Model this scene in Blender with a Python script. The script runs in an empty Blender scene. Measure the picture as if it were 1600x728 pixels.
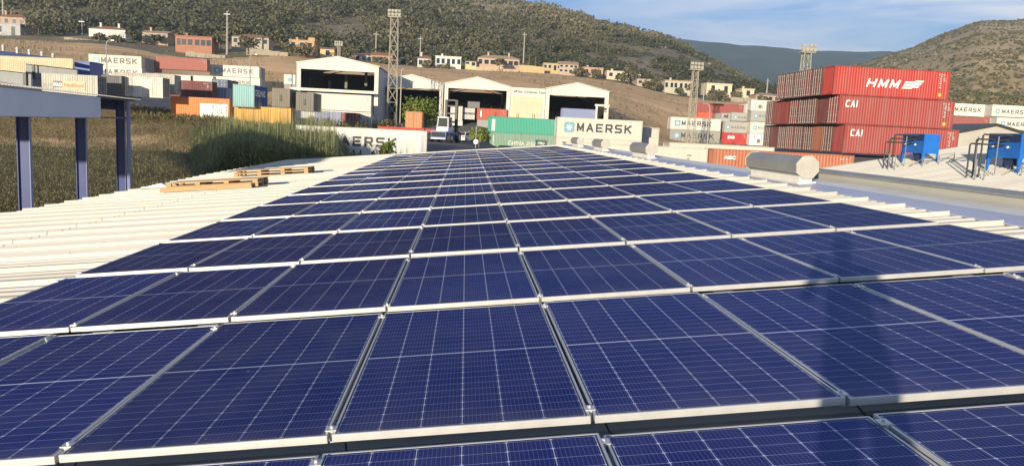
import bpy, math, random
import numpy as np
from math import sin, cos, tan, pi, radians, sqrt, log, exp
from mathutils import Vector, Matrix
random.seed(7); RNG = np.random.default_rng(11)
SC = bpy.context.scene; COL = SC.collection

# ------------------------------------------------------------------ camera, world, sun, exposure
F = 1228.59; RX, RY, RZ = .1351, .0536, .0506; CX = .6729; CH = 1.287; AL = .1016; ZC = 7.0
def _rot(rx, ry, rz):
    f = np.array([sin(rz)*cos(rx), cos(rz)*cos(rx), -sin(rx)]); r = np.array([cos(rz), -sin(rz), 0]); d = np.cross(f, r)
    return r*cos(ry)+d*sin(ry), -r*sin(ry)+d*cos(ry), f
PM = np.stack([[cos(AL), 0, sin(AL)], [0, 1, 0], [-sin(AL), 0, cos(AL)]], 1)   # roof plane axes: across, along, up
CR, CD, CF = [PM @ a for a in _rot(RX, RY, RZ)]
CO = np.array([0, 0, ZC]); PO = CO - PM @ np.array([CX, 0, CH])
def uvn(u, v, n=0): return PO + PM @ np.array([u, v, n])
def ray(px, py): return CF + CR*(px-800)/F + CD*(py-364)/F
def at(px, py, D):
    q = ray(px, py); return CO + q*(D/q[1])
def horizon(px):
    g = -CF[2]/1.0; return 364 + F*(-(CF[2] + CR[2]*(px-800)/F))/CD[2]
def colx(px, D):
    q = ray(px, horizon(px)); return q[0]/q[1]*D
cam = bpy.data.objects.new('camera', bpy.data.cameras.new('camera')); COL.objects.link(cam)
cam.data.sensor_width = 36; cam.data.lens = 36*F/1600; cam.data.clip_end = 20000; cam.data.clip_start = .02
m = Matrix([[CR[i], -CD[i], -CF[i], CO[i]] for i in range(3)] + [[0, 0, 0, 1]]); cam.matrix_world = m
SC.camera = cam
SUN_EL, SUN_AZ = radians(8.0), radians(24.8)       # the sun stands low behind the camera, to its left
SDIR = np.array([-sin(SUN_AZ)*cos(SUN_EL), -cos(SUN_AZ)*cos(SUN_EL), sin(SUN_EL)])
sun = bpy.data.objects.new('sun', bpy.data.lights.new('sun', 'SUN')); COL.objects.link(sun)
sun.data.energy = 5.0; sun.data.angle = radians(.6); sun.data.color = (1, .86, .66)
sun.rotation_euler = Vector(SDIR).to_track_quat('Z', 'Y').to_euler()
W = bpy.data.worlds.new('World'); SC.world = W; W.use_nodes = True
nt = W.node_tree; nt.nodes.clear()
def wn(t, **k):
    n = nt.nodes.new(t)
    for a, b in k.items(): setattr(n, a, b)
    return n
sky = wn('ShaderNodeTexSky', sky_type='NISHITA', sun_disc=False)
sky.sun_elevation = SUN_EL; sky.sun_rotation = pi + SUN_AZ; sky.air_density = 1.0; sky.dust_density = .3; sky.ozone_density = 3.0
bg = wn('ShaderNodeBackground'); bg.inputs[1].default_value = .10
out = wn('ShaderNodeOutputWorld'); tc = wn('ShaderNodeTexCoord')
mp = wn('ShaderNodeMapping'); mp.inputs['Scale'].default_value = (1.6, 1.0, 9.0); mp.inputs['Rotation'].default_value = (0, radians(17), 0)
nz = wn('ShaderNodeTexNoise'); nz.inputs['Scale'].default_value = 2.6; nz.inputs['Detail'].default_value = 7; nz.inputs['Roughness'].default_value = .55; nz.inputs['Distortion'].default_value = .6
nt.links.new(tc.outputs['Generated'], mp.inputs[0]); nt.links.new(mp.outputs[0], nz.inputs[0])
rp = wn('ShaderNodeValToRGB'); rp.color_ramp.elements[0].position = .36; rp.color_ramp.elements[1].position = .70
nt.links.new(nz.outputs[0], rp.inputs[0])
sx = wn('ShaderNodeSeparateXYZ'); nt.links.new(tc.outputs['Generated'], sx.inputs[0])
mr = wn('ShaderNodeMapRange'); mr.inputs[1].default_value = .06; mr.inputs[2].default_value = .34; nt.links.new(sx.outputs[0], mr.inputs[0])   # the cirrus lies to the east
ml = wn('ShaderNodeMath', operation='MULTIPLY'); nt.links.new(rp.outputs[0], ml.inputs[0]); nt.links.new(mr.outputs[0], ml.inputs[1])
ml2 = wn('ShaderNodeMath', operation='MULTIPLY'); ml2.inputs[1].default_value = 1.0; nt.links.new(ml.outputs[0], ml2.inputs[0])
mx = wn('ShaderNodeMixRGB'); mx.inputs[2].default_value = (7.6, 7.6, 8.0, 1)
tn_ = wn('ShaderNodeMixRGB', blend_type='MULTIPLY'); tn_.inputs[0].default_value = 1; tn_.inputs[2].default_value = (.66, .89, 1.32, 1); nt.links.new(sky.outputs[0], tn_.inputs[1])
nt.links.new(ml2.outputs[0], mx.inputs[0]); nt.links.new(tn_.outputs[0], mx.inputs[1])
nt.links.new(mx.outputs[0], bg.inputs[0]); nt.links.new(bg.outputs[0], out.inputs[0])
SC.view_settings.view_transform = 'Standard'; SC.view_settings.look = 'None'; SC.view_settings.gamma = 1
SC.view_settings.use_curve_mapping = False; SC.view_settings.exposure = .52
SC.cycles.max_bounces = 6; SC.cycles.volume_bounces = 0; SC.cycles.transparent_max_bounces = 6
SC.cycles.volume_step_rate = 4

# ------------------------------------------------------------------ helpers
def tag(o, label=None, cat=None, group=None, kind=None):
    if label: o['label'] = label
    if cat: o['category'] = cat
    if group: o['group'] = group
    if kind: o['kind'] = kind
    return o
def thing(name, label, cat, loc=(0, 0, 0), rotz=0, group=None):
    o = bpy.data.objects.new(name, None); COL.objects.link(o); o.empty_display_size = .3
    o.location = loc; o.rotation_euler = (0, 0, rotz); return tag(o, label, cat, group)
class MB:
    def __init__(s): s.v = []; s.f = []; s.m = []
    def add(s, vs, fs, mi=0):
        b = len(s.v); s.v += [tuple(map(float, v)) for v in vs]; s.f += [tuple(b+i for i in f) for f in fs]; s.m += [mi]*len(fs); return s
    def box(s, x0, x1, y0, y1, z0, z1, mi=0):
        return s.add([(x0,y0,z0),(x1,y0,z0),(x1,y1,z0),(x0,y1,z0),(x0,y0,z1),(x1,y0,z1),(x1,y1,z1),(x0,y1,z1)],
              [(0,3,2,1),(4,5,6,7),(0,1,5,4),(1,2,6,5),(2,3,7,6),(3,0,4,7)], mi)
    def bar(s, p, q, w, h=None, mi=0):      # square bar between two points
        h = h or w; p = Vector(p); q = Vector(q); d = (q-p).normalized()
        a = d.cross(Vector((0,0,1)))
        if a.length < 1e-3: a = Vector((1,0,0))
        a.normalize(); b = a.cross(d); a *= w/2; b *= h/2
        vs = [p-a-b, p+a-b, p+a+b, p-a+b, q-a-b, q+a-b, q+a+b, q-a+b]
        return s.add(vs, [(0,3,2,1),(4,5,6,7),(0,1,5,4),(1,2,6,5),(2,3,7,6),(3,0,4,7)], mi)
    def tube(s, pts, r, n=8, mi=0, r2=None):
        pts = [Vector(p) for p in pts]; b = len(s.v); L = len(pts)
        for i, p in enumerate(pts):
            d = (pts[min(i+1, L-1)]-pts[max(i-1, 0)]).normalized(); a = d.cross(Vector((0, .13, 1)))
            if a.length < 1e-3: a = Vector((1, 0, 0))
            a.normalize(); c = a.cross(d); rr = r if r2 is None else r+(r2-r)*i/(L-1)
            for k in range(n): s.v.append(tuple(p+a*rr*cos(2*pi*k/n)+c*rr*sin(2*pi*k/n)))
        fs = []
        for i in range(L-1):
            for k in range(n): fs.append((b+i*n+k, b+i*n+(k+1)%n, b+(i+1)*n+(k+1)%n, b+(i+1)*n+k))
        fs.append(tuple(b+k for k in range(n))[::-1]); fs.append(tuple(b+(L-1)*n+k for k in range(n)))
        s.f += fs; s.m += [mi]*len(fs); return s
    def prism(s, poly, axis, a0, a1, mi=0): # poly of 2-D points swept along an axis 'x','y','z'
        n = len(poly)
        def P(p, a): return {'x': (a, p[0], p[1]), 'y': (p[0], a, p[1]), 'z': (p[0], p[1], a)}[axis]
        vs = [P(p, a0) for p in poly]+[P(p, a1) for p in poly]
        fs = [tuple(range(n))[::-1], tuple(range(n, 2*n))]+[(i, (i+1)%n, n+(i+1)%n, n+i) for i in range(n)]
        return s.add(vs, fs, mi)
    def mesh(s, name, mats, smooth=False):
        me = bpy.data.meshes.new(name); me.from_pydata(s.v, [], s.f)
        for mt in (mats if isinstance(mats, (list, tuple)) else [mats]): me.materials.append(mt)
        me.polygons.foreach_set('material_index', s.m)
        import bmesh
        bm = bmesh.new(); bm.from_mesh(me); bmesh.ops.recalc_face_normals(bm, faces=bm.faces); bm.to_mesh(me); bm.free()
        if smooth: me.polygons.foreach_set('use_smooth', [True]*len(me.polygons))
        me.update(); return me
    def build(s, name, mats, parent=None, smooth=False):
        return link(name, s.mesh(name, mats, smooth), parent)
def link(name, me, parent=None, loc=None, rotz=0):
    o = bpy.data.objects.new(name, me); COL.objects.link(o)
    if parent: o.parent = parent
    if loc is not None: o.location = loc
    if rotz: o.rotation_euler = (0, 0, rotz)
    return o
def bulk(name, V, Q, mat, parent=None, tint=None, smooth=False):      # big meshes straight from arrays (quads)
    me = bpy.data.meshes.new(name); n = len(Q); k = Q.shape[1]
    me.vertices.add(len(V)); me.vertices.foreach_set('co', V.astype(np.float32).ravel())
    me.loops.add(n*k); me.loops.foreach_set('vertex_index', Q.astype(np.int32).ravel())
    me.polygons.add(n); me.polygons.foreach_set('loop_start', np.arange(0, n*k, k, dtype=np.int32))
    if smooth: me.polygons.foreach_set('use_smooth', np.ones(n, bool))
    if tint is not None:
        a = me.attributes.new('tint', 'FLOAT', 'FACE'); a.data.foreach_set('value', tint.astype(np.float32))
    me.materials.append(mat); me.update(calc_edges=True); me.validate()
    return link(name, me, parent)

# ------------------------------------------------------------------ materials
def mat(name, c1, c2=None, scale=1.5, rough=.6, metal=0, bump=0, stretch=(1, 1, 1), lo=.35, hi=.65, spec=.4, bscale=None, detail=6):
    m = bpy.data.materials.new(name); m.use_nodes = True; t = m.node_tree; p = t.nodes['Principled BSDF']
    p.inputs['Roughness'].default_value = rough; p.inputs['Metallic'].default_value = metal; p.inputs['Specular IOR Level'].default_value = spec
    p.inputs['Base Color'].default_value = (*c1, 1)
    if c2 or bump:
        co = t.nodes.new('ShaderNodeTexCoord'); mpn = t.nodes.new('ShaderNodeMapping'); mpn.inputs['Scale'].default_value = stretch
        t.links.new(co.outputs['Object'], mpn.inputs[0])
    if c2:
        n = t.nodes.new('ShaderNodeTexNoise'); n.inputs['Scale'].default_value = scale; n.inputs['Detail'].default_value = detail; n.inputs['Roughness'].default_value = .65
        t.links.new(mpn.outputs[0], n.inputs[0])
        r = t.nodes.new('ShaderNodeValToRGB'); r.color_ramp.elements[0].position = lo; r.color_ramp.elements[1].position = hi
        r.color_ramp.elements[0].color = (*c1, 1); r.color_ramp.elements[1].color = (*c2, 1)
        t.links.new(n.outputs[0], r.inputs[0]); t.links.new(r.outputs[0], p.inputs['Base Color'])
    if bump:
        n2 = t.nodes.new('ShaderNodeTexNoise'); n2.inputs['Scale'].default_value = bscale or scale*3; n2.inputs['Detail'].default_value = 5
        t.links.new(mpn.outputs[0], n2.inputs[0]); b = t.nodes.new('ShaderNodeBump'); b.inputs['Strength'].default_value = bump; b.inputs['Distance'].default_value = .1
        t.links.new(n2.outputs[0], b.inputs['Height']); t.links.new(b.outputs[0], p.inputs['Normal'])
    return m
_cm = {}
def paint(rgb, dirt=.25, rust=(.16, .09, .05)):     # weathered container paint: vertical streaks and rust spots
    key = (rgb, dirt)
    if key in _cm: return _cm[key]
    m = bpy.data.materials.new('container_paint'); m.use_nodes = True; t = m.node_tree; p = t.nodes['Principled BSDF']
    p.inputs['Roughness'].default_value = .55; p.inputs['Specular IOR Level'].default_value = .35
    co = t.nodes.new('ShaderNodeTexCoord'); geo = t.nodes.new('ShaderNodeObjectInfo')
    add = t.nodes.new('ShaderNodeVectorMath'); add.operation = 'ADD'
    t.links.new(co.outputs['Object'], add.inputs[0]); t.links.new(geo.outputs['Location'], add.inputs[1])
    mp1 = t.nodes.new('ShaderNodeMapping'); mp1.inputs['Scale'].default_value = (1, 1, .12); t.links.new(add.outputs[0], mp1.inputs[0])
    n1 = t.nodes.new('ShaderNodeTexNoise'); n1.inputs['Scale'].default_value = 2.6; n1.inputs['Detail'].default_value = 5; t.links.new(mp1.outputs[0], n1.inputs[0])
    n2 = t.nodes.new('ShaderNodeTexNoise'); n2.inputs['Scale'].default_value = .45; n2.inputs['Detail'].default_value = 8; n2.inputs['Roughness'].default_value = .7; t.links.new(add.outputs[0], n2.inputs[0])
    r1 = t.nodes.new('ShaderNodeValToRGB'); r1.color_ramp.elements[0].position = .4; r1.color_ramp.elements[1].position = .72
    r1.color_ramp.elements[0].color = (0, 0, 0, 1); r1.color_ramp.elements[1].color = (dirt*1.5,)*3+(1,)
    t.links.new(n1.outputs[0], r1.inputs[0])
    r2 = t.nodes.new('ShaderNodeValToRGB'); r2.color_ramp.elements[0].position = .66-.16*dirt; r2.color_ramp.elements[1].position = .74
    r2.color_ramp.elements[0].color = (0, 0, 0, 1); r2.color_ramp.elements[1].color = (min(1, dirt*2.2),)*3+(1,); t.links.new(n2.outputs[0], r2.inputs[0])
    x1 = t.nodes.new('ShaderNodeMixRGB'); x1.inputs[1].default_value = (*rgb, 1); x1.inputs[2].default_value = tuple(.45*c+.55*g for c, g in zip(rgb, (.22, .20, .17)))+(1,)
    t.links.new(r1.outputs[0], x1.inputs[0])
    x2 = t.nodes.new('ShaderNodeMixRGB'); x2.inputs[2].default_value = (*rust, 1); t.links.new(r2.outputs[0], x2.inputs[0]); t.links.new(x1.outputs[0], x2.inputs[1])
    t.links.new(x2.outputs[0], p.inputs['Base Color']); _cm[key] = m; return m
def leafmat(name, cols, rough=.6, trans=.25):       # foliage: colour runs along the per-face tint attribute
    m = bpy.data.materials.new(name); m.use_nodes = True; t = m.node_tree; p = t.nodes['Principled BSDF']; p.inputs['Roughness'].default_value = rough; p.inputs['Specular IOR Level'].default_value = .2
    a = t.nodes.new('ShaderNodeAttribute'); a.attribute_name = 'tint'; r = t.nodes.new('ShaderNodeValToRGB'); e = r.color_ramp.elements
    while len(e) < len(cols): e.new(.5)
    for i, c in enumerate(cols): e[i].position = i/(len(cols)-1); e[i].color = (*c, 1)
    t.links.new(a.outputs['Fac'], r.inputs[0]); t.links.new(r.outputs[0], p.inputs['Base Color'])
    if trans:
        tr = t.nodes.new('ShaderNodeBsdfTranslucent'); mxs = t.nodes.new('ShaderNodeMixShader'); mxs.inputs[0].default_value = trans
        t.links.new(r.outputs[0], tr.inputs[0]); t.links.new(p.outputs[0], mxs.inputs[1]); t.links.new(tr.outputs[0], mxs.inputs[2])
        t.links.new(mxs.outputs[0], t.nodes['Material Output'].inputs[0])
    return m
def glossy_dark(name='glass_dark', c=(.02, .025, .03)): return mat(name, c, rough=.08, spec=.6)
M_ALU = mat('aluminium', (.60, .59, .57), (.52, .52, .51), 6, rough=.38, metal=.35)
M_STEEL = mat('galvanised_steel', (.26, .265, .26), (.34, .345, .33), 5, rough=.45, metal=.4)
M_DARK = mat('dark_rubber', (.02, .02, .02), rough=.7)
M_ROOF = mat('roof_paint', (.51, .49, .43), (.34, .315, .26), .6, rough=.5, stretch=(.22, 3.2, 1), lo=.42, hi=.86, detail=9)
M_WHITE = mat('white_wall', (.56, .54, .49), (.48, .46, .41), .8, rough=.7)
M_GLASS = glossy_dark()
M_TWHITE = mat('white_lettering', (.70, .69, .65), rough=.5)
M_TDARK = mat('dark_lettering', (.035, .045, .055), rough=.5)
M_TGREY = mat('grey_lettering', (.15, .15, .145), rough=.6)
# ------------------------------------------------------------------ terrain
def zy(px, y, D): return at(px, y, D)[2]
TC = {   # heading (as photo column): distance -> height; 'y' entries were sighted in the photo
 -700: [(8,.3),(58,.3),(100,5.5),(125,9),(170,16),(300,36),(350,42),(700,135),(1000,230),(1500,320),(4200,340)],
 0: [(8,.3),(58,.4),(100,5.5),(125,9),(170,'y',115),(300,'y',62),(350,'y',46),(700,'y',-60),(1000,'y',-170),(1500,340),(4200,340)],
 170: [(8,.3),(58,.4),(100,5.5),(120,8.2),(195,14.9),(300,'y',68),(340,'y',56),(600,'y',-10),(1000,'y',-150),(1400,330),(4200,330)],
 300: [(8,.3),(60,.4),(95,5.2),(122,6.9),(190,11.8),(215,15),(290,'y',90),(330,'y',74),(520,'y',0),(900,'y',-120),(1400,300),(4200,300)],
 450: [(8,.3),(60,.4),(88,5.0),(115,5.9),(150,7.2),(200,12),(290,'y',90),(330,'y',74),(560,'y',0),(900,'y',-90),(1300,'y',-110),(4200,300)],
 620: [(8,.3),(58,.4),(71,3.5),(82,4.9),(118,5.2),(155,6.4),(180,9),(235,'y',128),(335,'y',102),(370,'y',88),(620,'y',0),(900,'y',-55),(1200,'y',-50),(1700,200),(4200,250)],
 740: [(8,.3),(52,.4),(68,3.6),(80,5),(118,5.0),(155,6.6),(240,'y',131),(345,'y',108),(400,'y',88),(640,'y',28),(860,'y',-8),(960,'y',-5),(1300,140),(4200,200)],
 752: [(8,.3),(52,.4),(68,3.6),(80,4.9),(118,4.8),(155,6.6),(240,'y',132),(345,'y',108.5),(400,'y',89),(660,'y',27),(860,'y',-6),(960,'y',-3),(1300,135),(4200,200)],
 776: [(8,.3),(50,.4),(66,3.4),(100,3.45),(144,3.5),(162,6.9),(240,'y',133),(347,'y',109.5),(400,'y',91),(690,'y',24),(870,'y',-2),(960,145),(1400,125),(4200,220)],
 850: [(8,.3),(50,.4),(66,3.3),(100,3.5),(144,3.6),(162,7.2),(240,'y',137),(350,'y',113),(400,'y',97),(790,'y',6),(960,125),(1500,90),(2300,150),(2800,'y',50),(4200,330)],
 950: [(8,.3),(50,.4),(62,3.2),(100,4.0),(130,4.4),(165,9),(250,'y',145),(330,'y',126),(400,'y',108),(800,'y',44),(1000,95),(1600,70),(2300,190),(2800,'y',52),(4200,330)],
 1050: [(8,.3),(50,.4),(62,3.2),(100,4),(140,5),(185,6.3),(210,9),(255,'y',165),(310,'y',150),(380,'y',132),(780,'y',62),(1000,75),(1500,60),(2000,130),(2800,'y',55),(4200,350)],
 1120: [(8,.3),(50,.4),(62,3.2),(72,3.4),(90,4),(185,6.3),(215,8.5),(300,'y',157),(340,'y',145),(600,'y',96),(800,55),(1500,60),(2000,120),(2800,'y',56),(4200,350)],
 1200: [(8,.3),(50,.4),(64,3.3),(71,3.6),(76.5,6.02),(112,6.02),(185,6.3),(300,'y',160),(350,'y',150),(480,'y',138),(700,45),(1500,60),(2000,120),(2800,'y',64),(4200,340)],
 1260: [(8,.3),(50,.4),(64,3.3),(71,3.6),(76.5,6.02),(112,6.02),(185,6.3),(300,'y',163),(400,'y',152),(800,50),(1200,'y',119),(1400,90),(2000,120),(2800,'y',67),(4200,340)],
 1320: [(8,.3),(50,.4),(64,3.3),(71,3.6),(76.5,6.02),(112,6.02),(185,6.3),(300,'y',170),(500,'y',142),(1000,'y',93),(1300,90),(2000,120),(2800,'y',69),(4200,340)],
 1390: [(8,.3),(50,.4),(64,3.3),(76.5,6.02),(112,6.02),(185,6.0),(260,'y',175),(450,'y',147),(900,'y',73),(1150,90),(2000,120),(2800,'y',72),(4200,340)],
 1445: [(8,.3),(50,.4),(64,3.3),(76.5,6.02),(112,6.0),(180,5.4),(245,'y',175),(430,'y',143),(900,'y',44),(1150,100),(2800,'y',72),(4200,340)],
 1500: [(8,.3),(50,.4),(64,3.3),(76.5,6.02),(112,5.6),(178,5),(230,'y',176),(400,'y',142),(900,'y',24),(1200,120),(2800,360),(4200,340)],
 1540: [(8,.3),(50,.4),(64,3.3),(76.5,6.02),(112,5.6),(178,5),(230,'y',178),(400,'y',146),(900,'y',28),(1200,130),(2800,360),(4200,340)],
 1600: [(8,.3),(50,.4),(64,3.3),(76.5,5.5),(112,5.3),(178,5),(230,'y',180),(400,'y',150),(900,'y',25),(1200,160),(4200,340)],
 2400: [(8,.3),(50,.4),(64,3.3),(76.5,5.2),(112,5.3),(178,5.5),(230,12),(400,40),(900,150),(1200,190),(4200,340)]}
ND, LD0, LD1 = 400, log(8), log(4200)
LDS = np.linspace(LD0, LD1, ND); PXS = np.arange(-700, 2401, 8.0)
_keys = sorted(TC); _prof = []
for k in _keys:
    pts = [(log(p[0]), p[1] if len(p) == 2 else zy(k, p[2], p[0])) for p in TC[k]]
    _prof.append(np.interp(LDS, [p[0] for p in pts], [p[1] for p in pts]))
_prof = np.array(_prof)
TZ = np.stack([np.interp(PXS, _keys, _prof[:, j]) for j in range(ND)], 1)     # [heading, distance]
def _blur(a, axis, n):
    for _ in range(n):
        p = np.roll(a, 1, axis); q = np.roll(a, -1, axis); b = (p+2*a+q)/4
        if axis == 0: b[0] = a[0]; b[-1] = a[-1]
        else: b[:, 0] = a[:, 0]; b[:, -1] = a[:, -1]
        a = b
    return a
TZ = _blur(_blur(TZ, 0, 10), 1, 2)
XCOL = np.array([colx(p, 1.0) for p in PXS])                                  # x/D of each heading
DD = np.exp(LDS); GX = XCOL[:, None]*DD[None, :]; GY = np.repeat(DD[None, :], len(PXS), 0)
def vnoise(x, y, s):       # smooth value noise
    r = np.random.default_rng(s); T = r.random((64, 64)); xi = np.floor(x).astype(int); yi = np.floor(y).astype(int); fx = x-xi; fy = y-yi
    fx = fx*fx*(3-2*fx); fy = fy*fy*(3-2*fy); a = T[xi % 64, yi % 64]; b = T[(xi+1) % 64, yi % 64]; c = T[xi % 64, (yi+1) % 64]; d = T[(xi+1) % 64, (yi+1) % 64]
    return (a*(1-fx)+b*fx)*(1-fy)+(c*(1-fx)+d*fx)*fy-.5
def fbm(x, y, s, o=4): return sum(vnoise(x*2**i+7.3*i, y*2**i+3.1*i, s+i)*.5**i for i in range(o))
_amp = np.interp(GY, [0, 150, 280, 420, 900, 1600, 4200], [.05, .12, .8, 4, 15, 26, 60])
TZ = TZ+_amp*fbm(GX/np.maximum(30, GY*.16), GY/np.maximum(30, GY*.16), 5)
TZ = TZ+np.where(GY < 100, .25*fbm(GX/3, GY/3, 9), 0)*(GY > 56)*(XCOL[:, None] < -.18)
def ground(x, y):
    k = np.clip(np.interp(x/y, XCOL, np.arange(len(XCOL))), 0, len(XCOL)-1.001); j = min(max((log(max(y, 8.01))-LD0)/(LD1-LD0)*(ND-1), 0), ND-1.001)
    i = int(k); jj = int(j); a = k-i; b = j-jj
    return float((TZ[i, jj]*(1-a)+TZ[i+1, jj]*a)*(1-b)+(TZ[i, jj+1]*(1-a)+TZ[i+1, jj+1]*a)*b)
def ground_v(x, y):
    k = np.clip(np.interp(x/y, XCOL, np.arange(len(XCOL))), 0, len(XCOL)-1.001); j = np.clip((np.log(y)-LD0)/(LD1-LD0)*(ND-1), 0, ND-1.001)
    i = k.astype(int); jj = j.astype(int); a = k-i; b = j-jj
    return (TZ[i, jj]*(1-a)+TZ[i+1, jj]*a)*(1-b)+(TZ[i, jj+1]*(1-a)+TZ[i+1, jj+1]*a)*b
def visible_v(x, y, z, n=40):   # which points clear the terrain between them and the camera
    ok = np.ones(len(x), bool)
    for t in np.linspace(.12, .97, n): ok &= (ZC+(z-ZC)*t) > ground_v(x*t, np.maximum(y*t, 8.1))-1.5
    return ok
M_SOIL = mat('grassy_soil', (.10, .095, .046), (.22, .19, .095), .35, rough=.95, bump=.5, bscale=2, lo=.36, hi=.66)
M_YARD = mat('yard_asphalt', (.085, .085, .085), (.13, .125, .115), .4, rough=.9, bump=.15, bscale=6)
M_FIELD = mat('dry_grass_field', (.48, .295, .135), (.66, .44, .225), .06, rough=.95, bump=.4, bscale=1.2, stretch=(.5, 1.4, 1), lo=.38, hi=.64, detail=9)
M_HILL = mat('hill_scrub_soil', (.11, .095, .055), (.25, .20, .125), .035, rough=.95, bump=.6, bscale=.25, lo=.38, hi=.66, detail=10)
M_BROWN = mat('bare_hill_soil', (.30, .22, .11), (.50, .385, .21), .02, rough=.95, bump=.7, bscale=.2, stretch=(1, 1, 2.5), lo=.4, hi=.66, detail=11)
M_FAR = mat('wooded_mountain', (.032, .062, .046), (.080, .105, .070), .008, rough=.95, bump=.7, bscale=.05, lo=.4, hi=.62, detail=10)
def fld0(px): return np.interp(px, [-700, 0, 170, 300, 450, 560, 620, 740, 850, 950, 1050, 1200, 1600, 2400], [150, 150, 185, 200, 170, 165, 168, 170, 170, 150, 140, 205, 205, 205])
def fld1(px): return np.interp(px, [-700, 0, 300, 620, 850, 1050, 1200, 1300, 1400, 2400], [300, 300, 280, 330, 345, 310, 300, 260, 230, 230])
zone = np.zeros((len(PXS)-1, ND-1), int)
for i in range(len(PXS)-1):
    p = PXS[i]; d = (DD[:-1]+DD[1:])/2
    z = np.where(d < fld0(p), 1, np.where(d < fld1(p), 2, 3))
    if p < 560: z = np.where(d < (112 if p < 430 else 84), np.where((d > 79) & (p < 430), 2, 0), z)
    else: z = np.where(d < 60, 0, z)
    if p > 1290: z = np.where(d >= fld1(p), 4, z)
    if 700 < p < 905: z = np.where((d > 640+.9*abs(p-800)) & (d < 1300), 4, z)
    if p > 820: z = np.where((d > (1000 if p < 1340 else 1250)), 5, z)
    zone[i] = z
NV = len(PXS)*ND
VV = np.stack([GX, GY, TZ], 2).reshape(-1, 3)
for zi, (nm, mt) in enumerate([('ground', M_SOIL), ('yard', M_YARD), ('field', M_FIELD), ('hillside', M_HILL), ('bare_hill', M_BROWN), ('mountains', M_FAR)]):
    ii, jj = np.nonzero(zone == zi); a = ii*ND+jj; Q = np.stack([a, a+ND, a+ND+1, a+1], 1)
    u, inv = np.unique(Q, return_inverse=True); tag(bulk(nm, VV[u], inv.reshape(Q.shape), mt, smooth=True), kind='structure')
base = MB(); base.box(-60, 60, -60, 8.3, -.3, .28); tag(base.build('yard_ground', M_YARD), kind='structure')

# ------------------------------------------------------------------ the roof under the panels
def roofpt(p): return tuple(uvn(*p))
ROOF = thing('warehouse', 'long cream warehouse whose low ribbed metal roof carries the solar panels', 'building', tuple(uvn(-2, 24, -5.2)))
ROOF.matrix_world = Matrix.Identity(4)
rb = MB(); EZ = -.108; V0, V1 = -2.6, 50.2
M_LAP = mat('grimy_lap', (.26, .235, .19), (.36, .33, .27), 3, rough=.7)
def eaveu(v): return float(np.interp(v, [0, 27, 34, 60], [-10.0, -10.08, -10.55, -10.62]))
prof = []          # rib profile along v over one 1 m sheet: one tall seam rib, three low ones
for o, h in ((0, .058), (.25, .026), (.5, .026), (.75, .026)):
    w = .075 if h > .04 else .07; prof += [(o-w/2, 0), (o-w/2+.022, h), (o+w/2-.022, h), (o+w/2, 0)]
vs, fs = [], []; rows = []
k = 0
while V0+k < V1:
    for pv, h in prof:
        v = V0+.04+k+pv
        if v <= V1: rows.append((v, EZ+h))
    k += 1
for v, n in rows: vs += [roofpt((eaveu(v), v, n)), roofpt((-3, v, n)), roofpt((6.62, v, n))]
for i in range(len(rows)-1):
    for c in (0, 1): fs.append((3*i+c, 3*i+c+1, 3*i+c+4, 3*i+c+3))
rb.add(vs, fs); rb.build('roof', M_ROOF, ROOF)
for lu in (-6.4, -1.2, 3.6):
    lb = MB(); vs = []
    for v, n in rows: vs += [roofpt((lu-.012, v, n+.004)), roofpt((lu+.012, v, n+.004))]
    lb.add(vs, [(2*i, 2*i+1, 2*i+3, 2*i+2) for i in range(len(rows)-1)]); lb.build('sheet_lap', M_LAP, ROOF)
sc_ = MB()
for k in range(int(V1-V0)-1):
    for lu in np.arange(-9.7, -3.6, 1.25): p = uvn(lu, V0+.04+k+.25, EZ+.027); sc_.box(p[0]-.008, p[0]+.008, p[1]-.008, p[1]+.008, p[2]-.004, p[2]+.008)
so = sc_.build('screw_heads', M_LAP, ROOF); so['kind'] = 'stuff'
wl = MB()
def slab(u0, u1, v0, v1, n0, n1, mi=0, b=None):
    P = [roofpt((u, v, n)) for n in (n0, n1) for u, v in ((u0, v0), (u1, v0), (u1, v1), (u0, v1))]
    (b or wl).add(P, [(0,3,2,1),(4,5,6,7),(0,1,5,4),(1,2,6,5),(2,3,7,6),(3,0,4,7)], mi)
zb = -.2
for (u0, v0, u1, v1) in ((-9.8, V0+.2, -9.7, 27), (-10.25, 27.05, -10.15, V1-.2)):      # eave walls
    a, b_, c, d = [uvn(u, v, EZ-.1) for u, v in ((u0, v0), (u1, v0), (u1, v1), (u0, v1))]
    wl.add([(*p[:2], zb) for p in (a, b_, c, d)]+[tuple(p) for p in (a, b_, c, d)], [(0,3,2,1),(4,5,6,7),(0,1,5,4),(1,2,6,5),(2,3,7,6),(3,0,4,7)])
for v0, v1 in ((V0+.2, V0+.4), (V1-.4, V1-.2)):
    a, b_, c, d = [uvn(u, v, EZ-.1) for u, v in ((-9.6, v0), (7.5, v0), (7.5, v1), (-9.6, v1))]
    wl.add([(*p[:2], zb) for p in (a, b_, c, d)]+[tuple(p) for p in (a, b_, c, d)], [(0,3,2,1),(4,5,6,7),(0,1,5,4),(1,2,6,5),(2,3,7,6),(3,0,4,7)])
wl.build('wall', M_WHITE, ROOF)
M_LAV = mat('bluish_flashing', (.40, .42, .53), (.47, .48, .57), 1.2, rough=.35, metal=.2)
M_CREAM = mat('cream_flashing', (.80, .77, .69), (.70, .67, .58), 2, rough=.5)
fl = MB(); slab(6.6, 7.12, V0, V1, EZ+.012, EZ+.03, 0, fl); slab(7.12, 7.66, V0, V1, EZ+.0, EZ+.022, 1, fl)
fl.build('ridge_flashing', [M_LAV, M_CREAM], ROOF)
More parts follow.
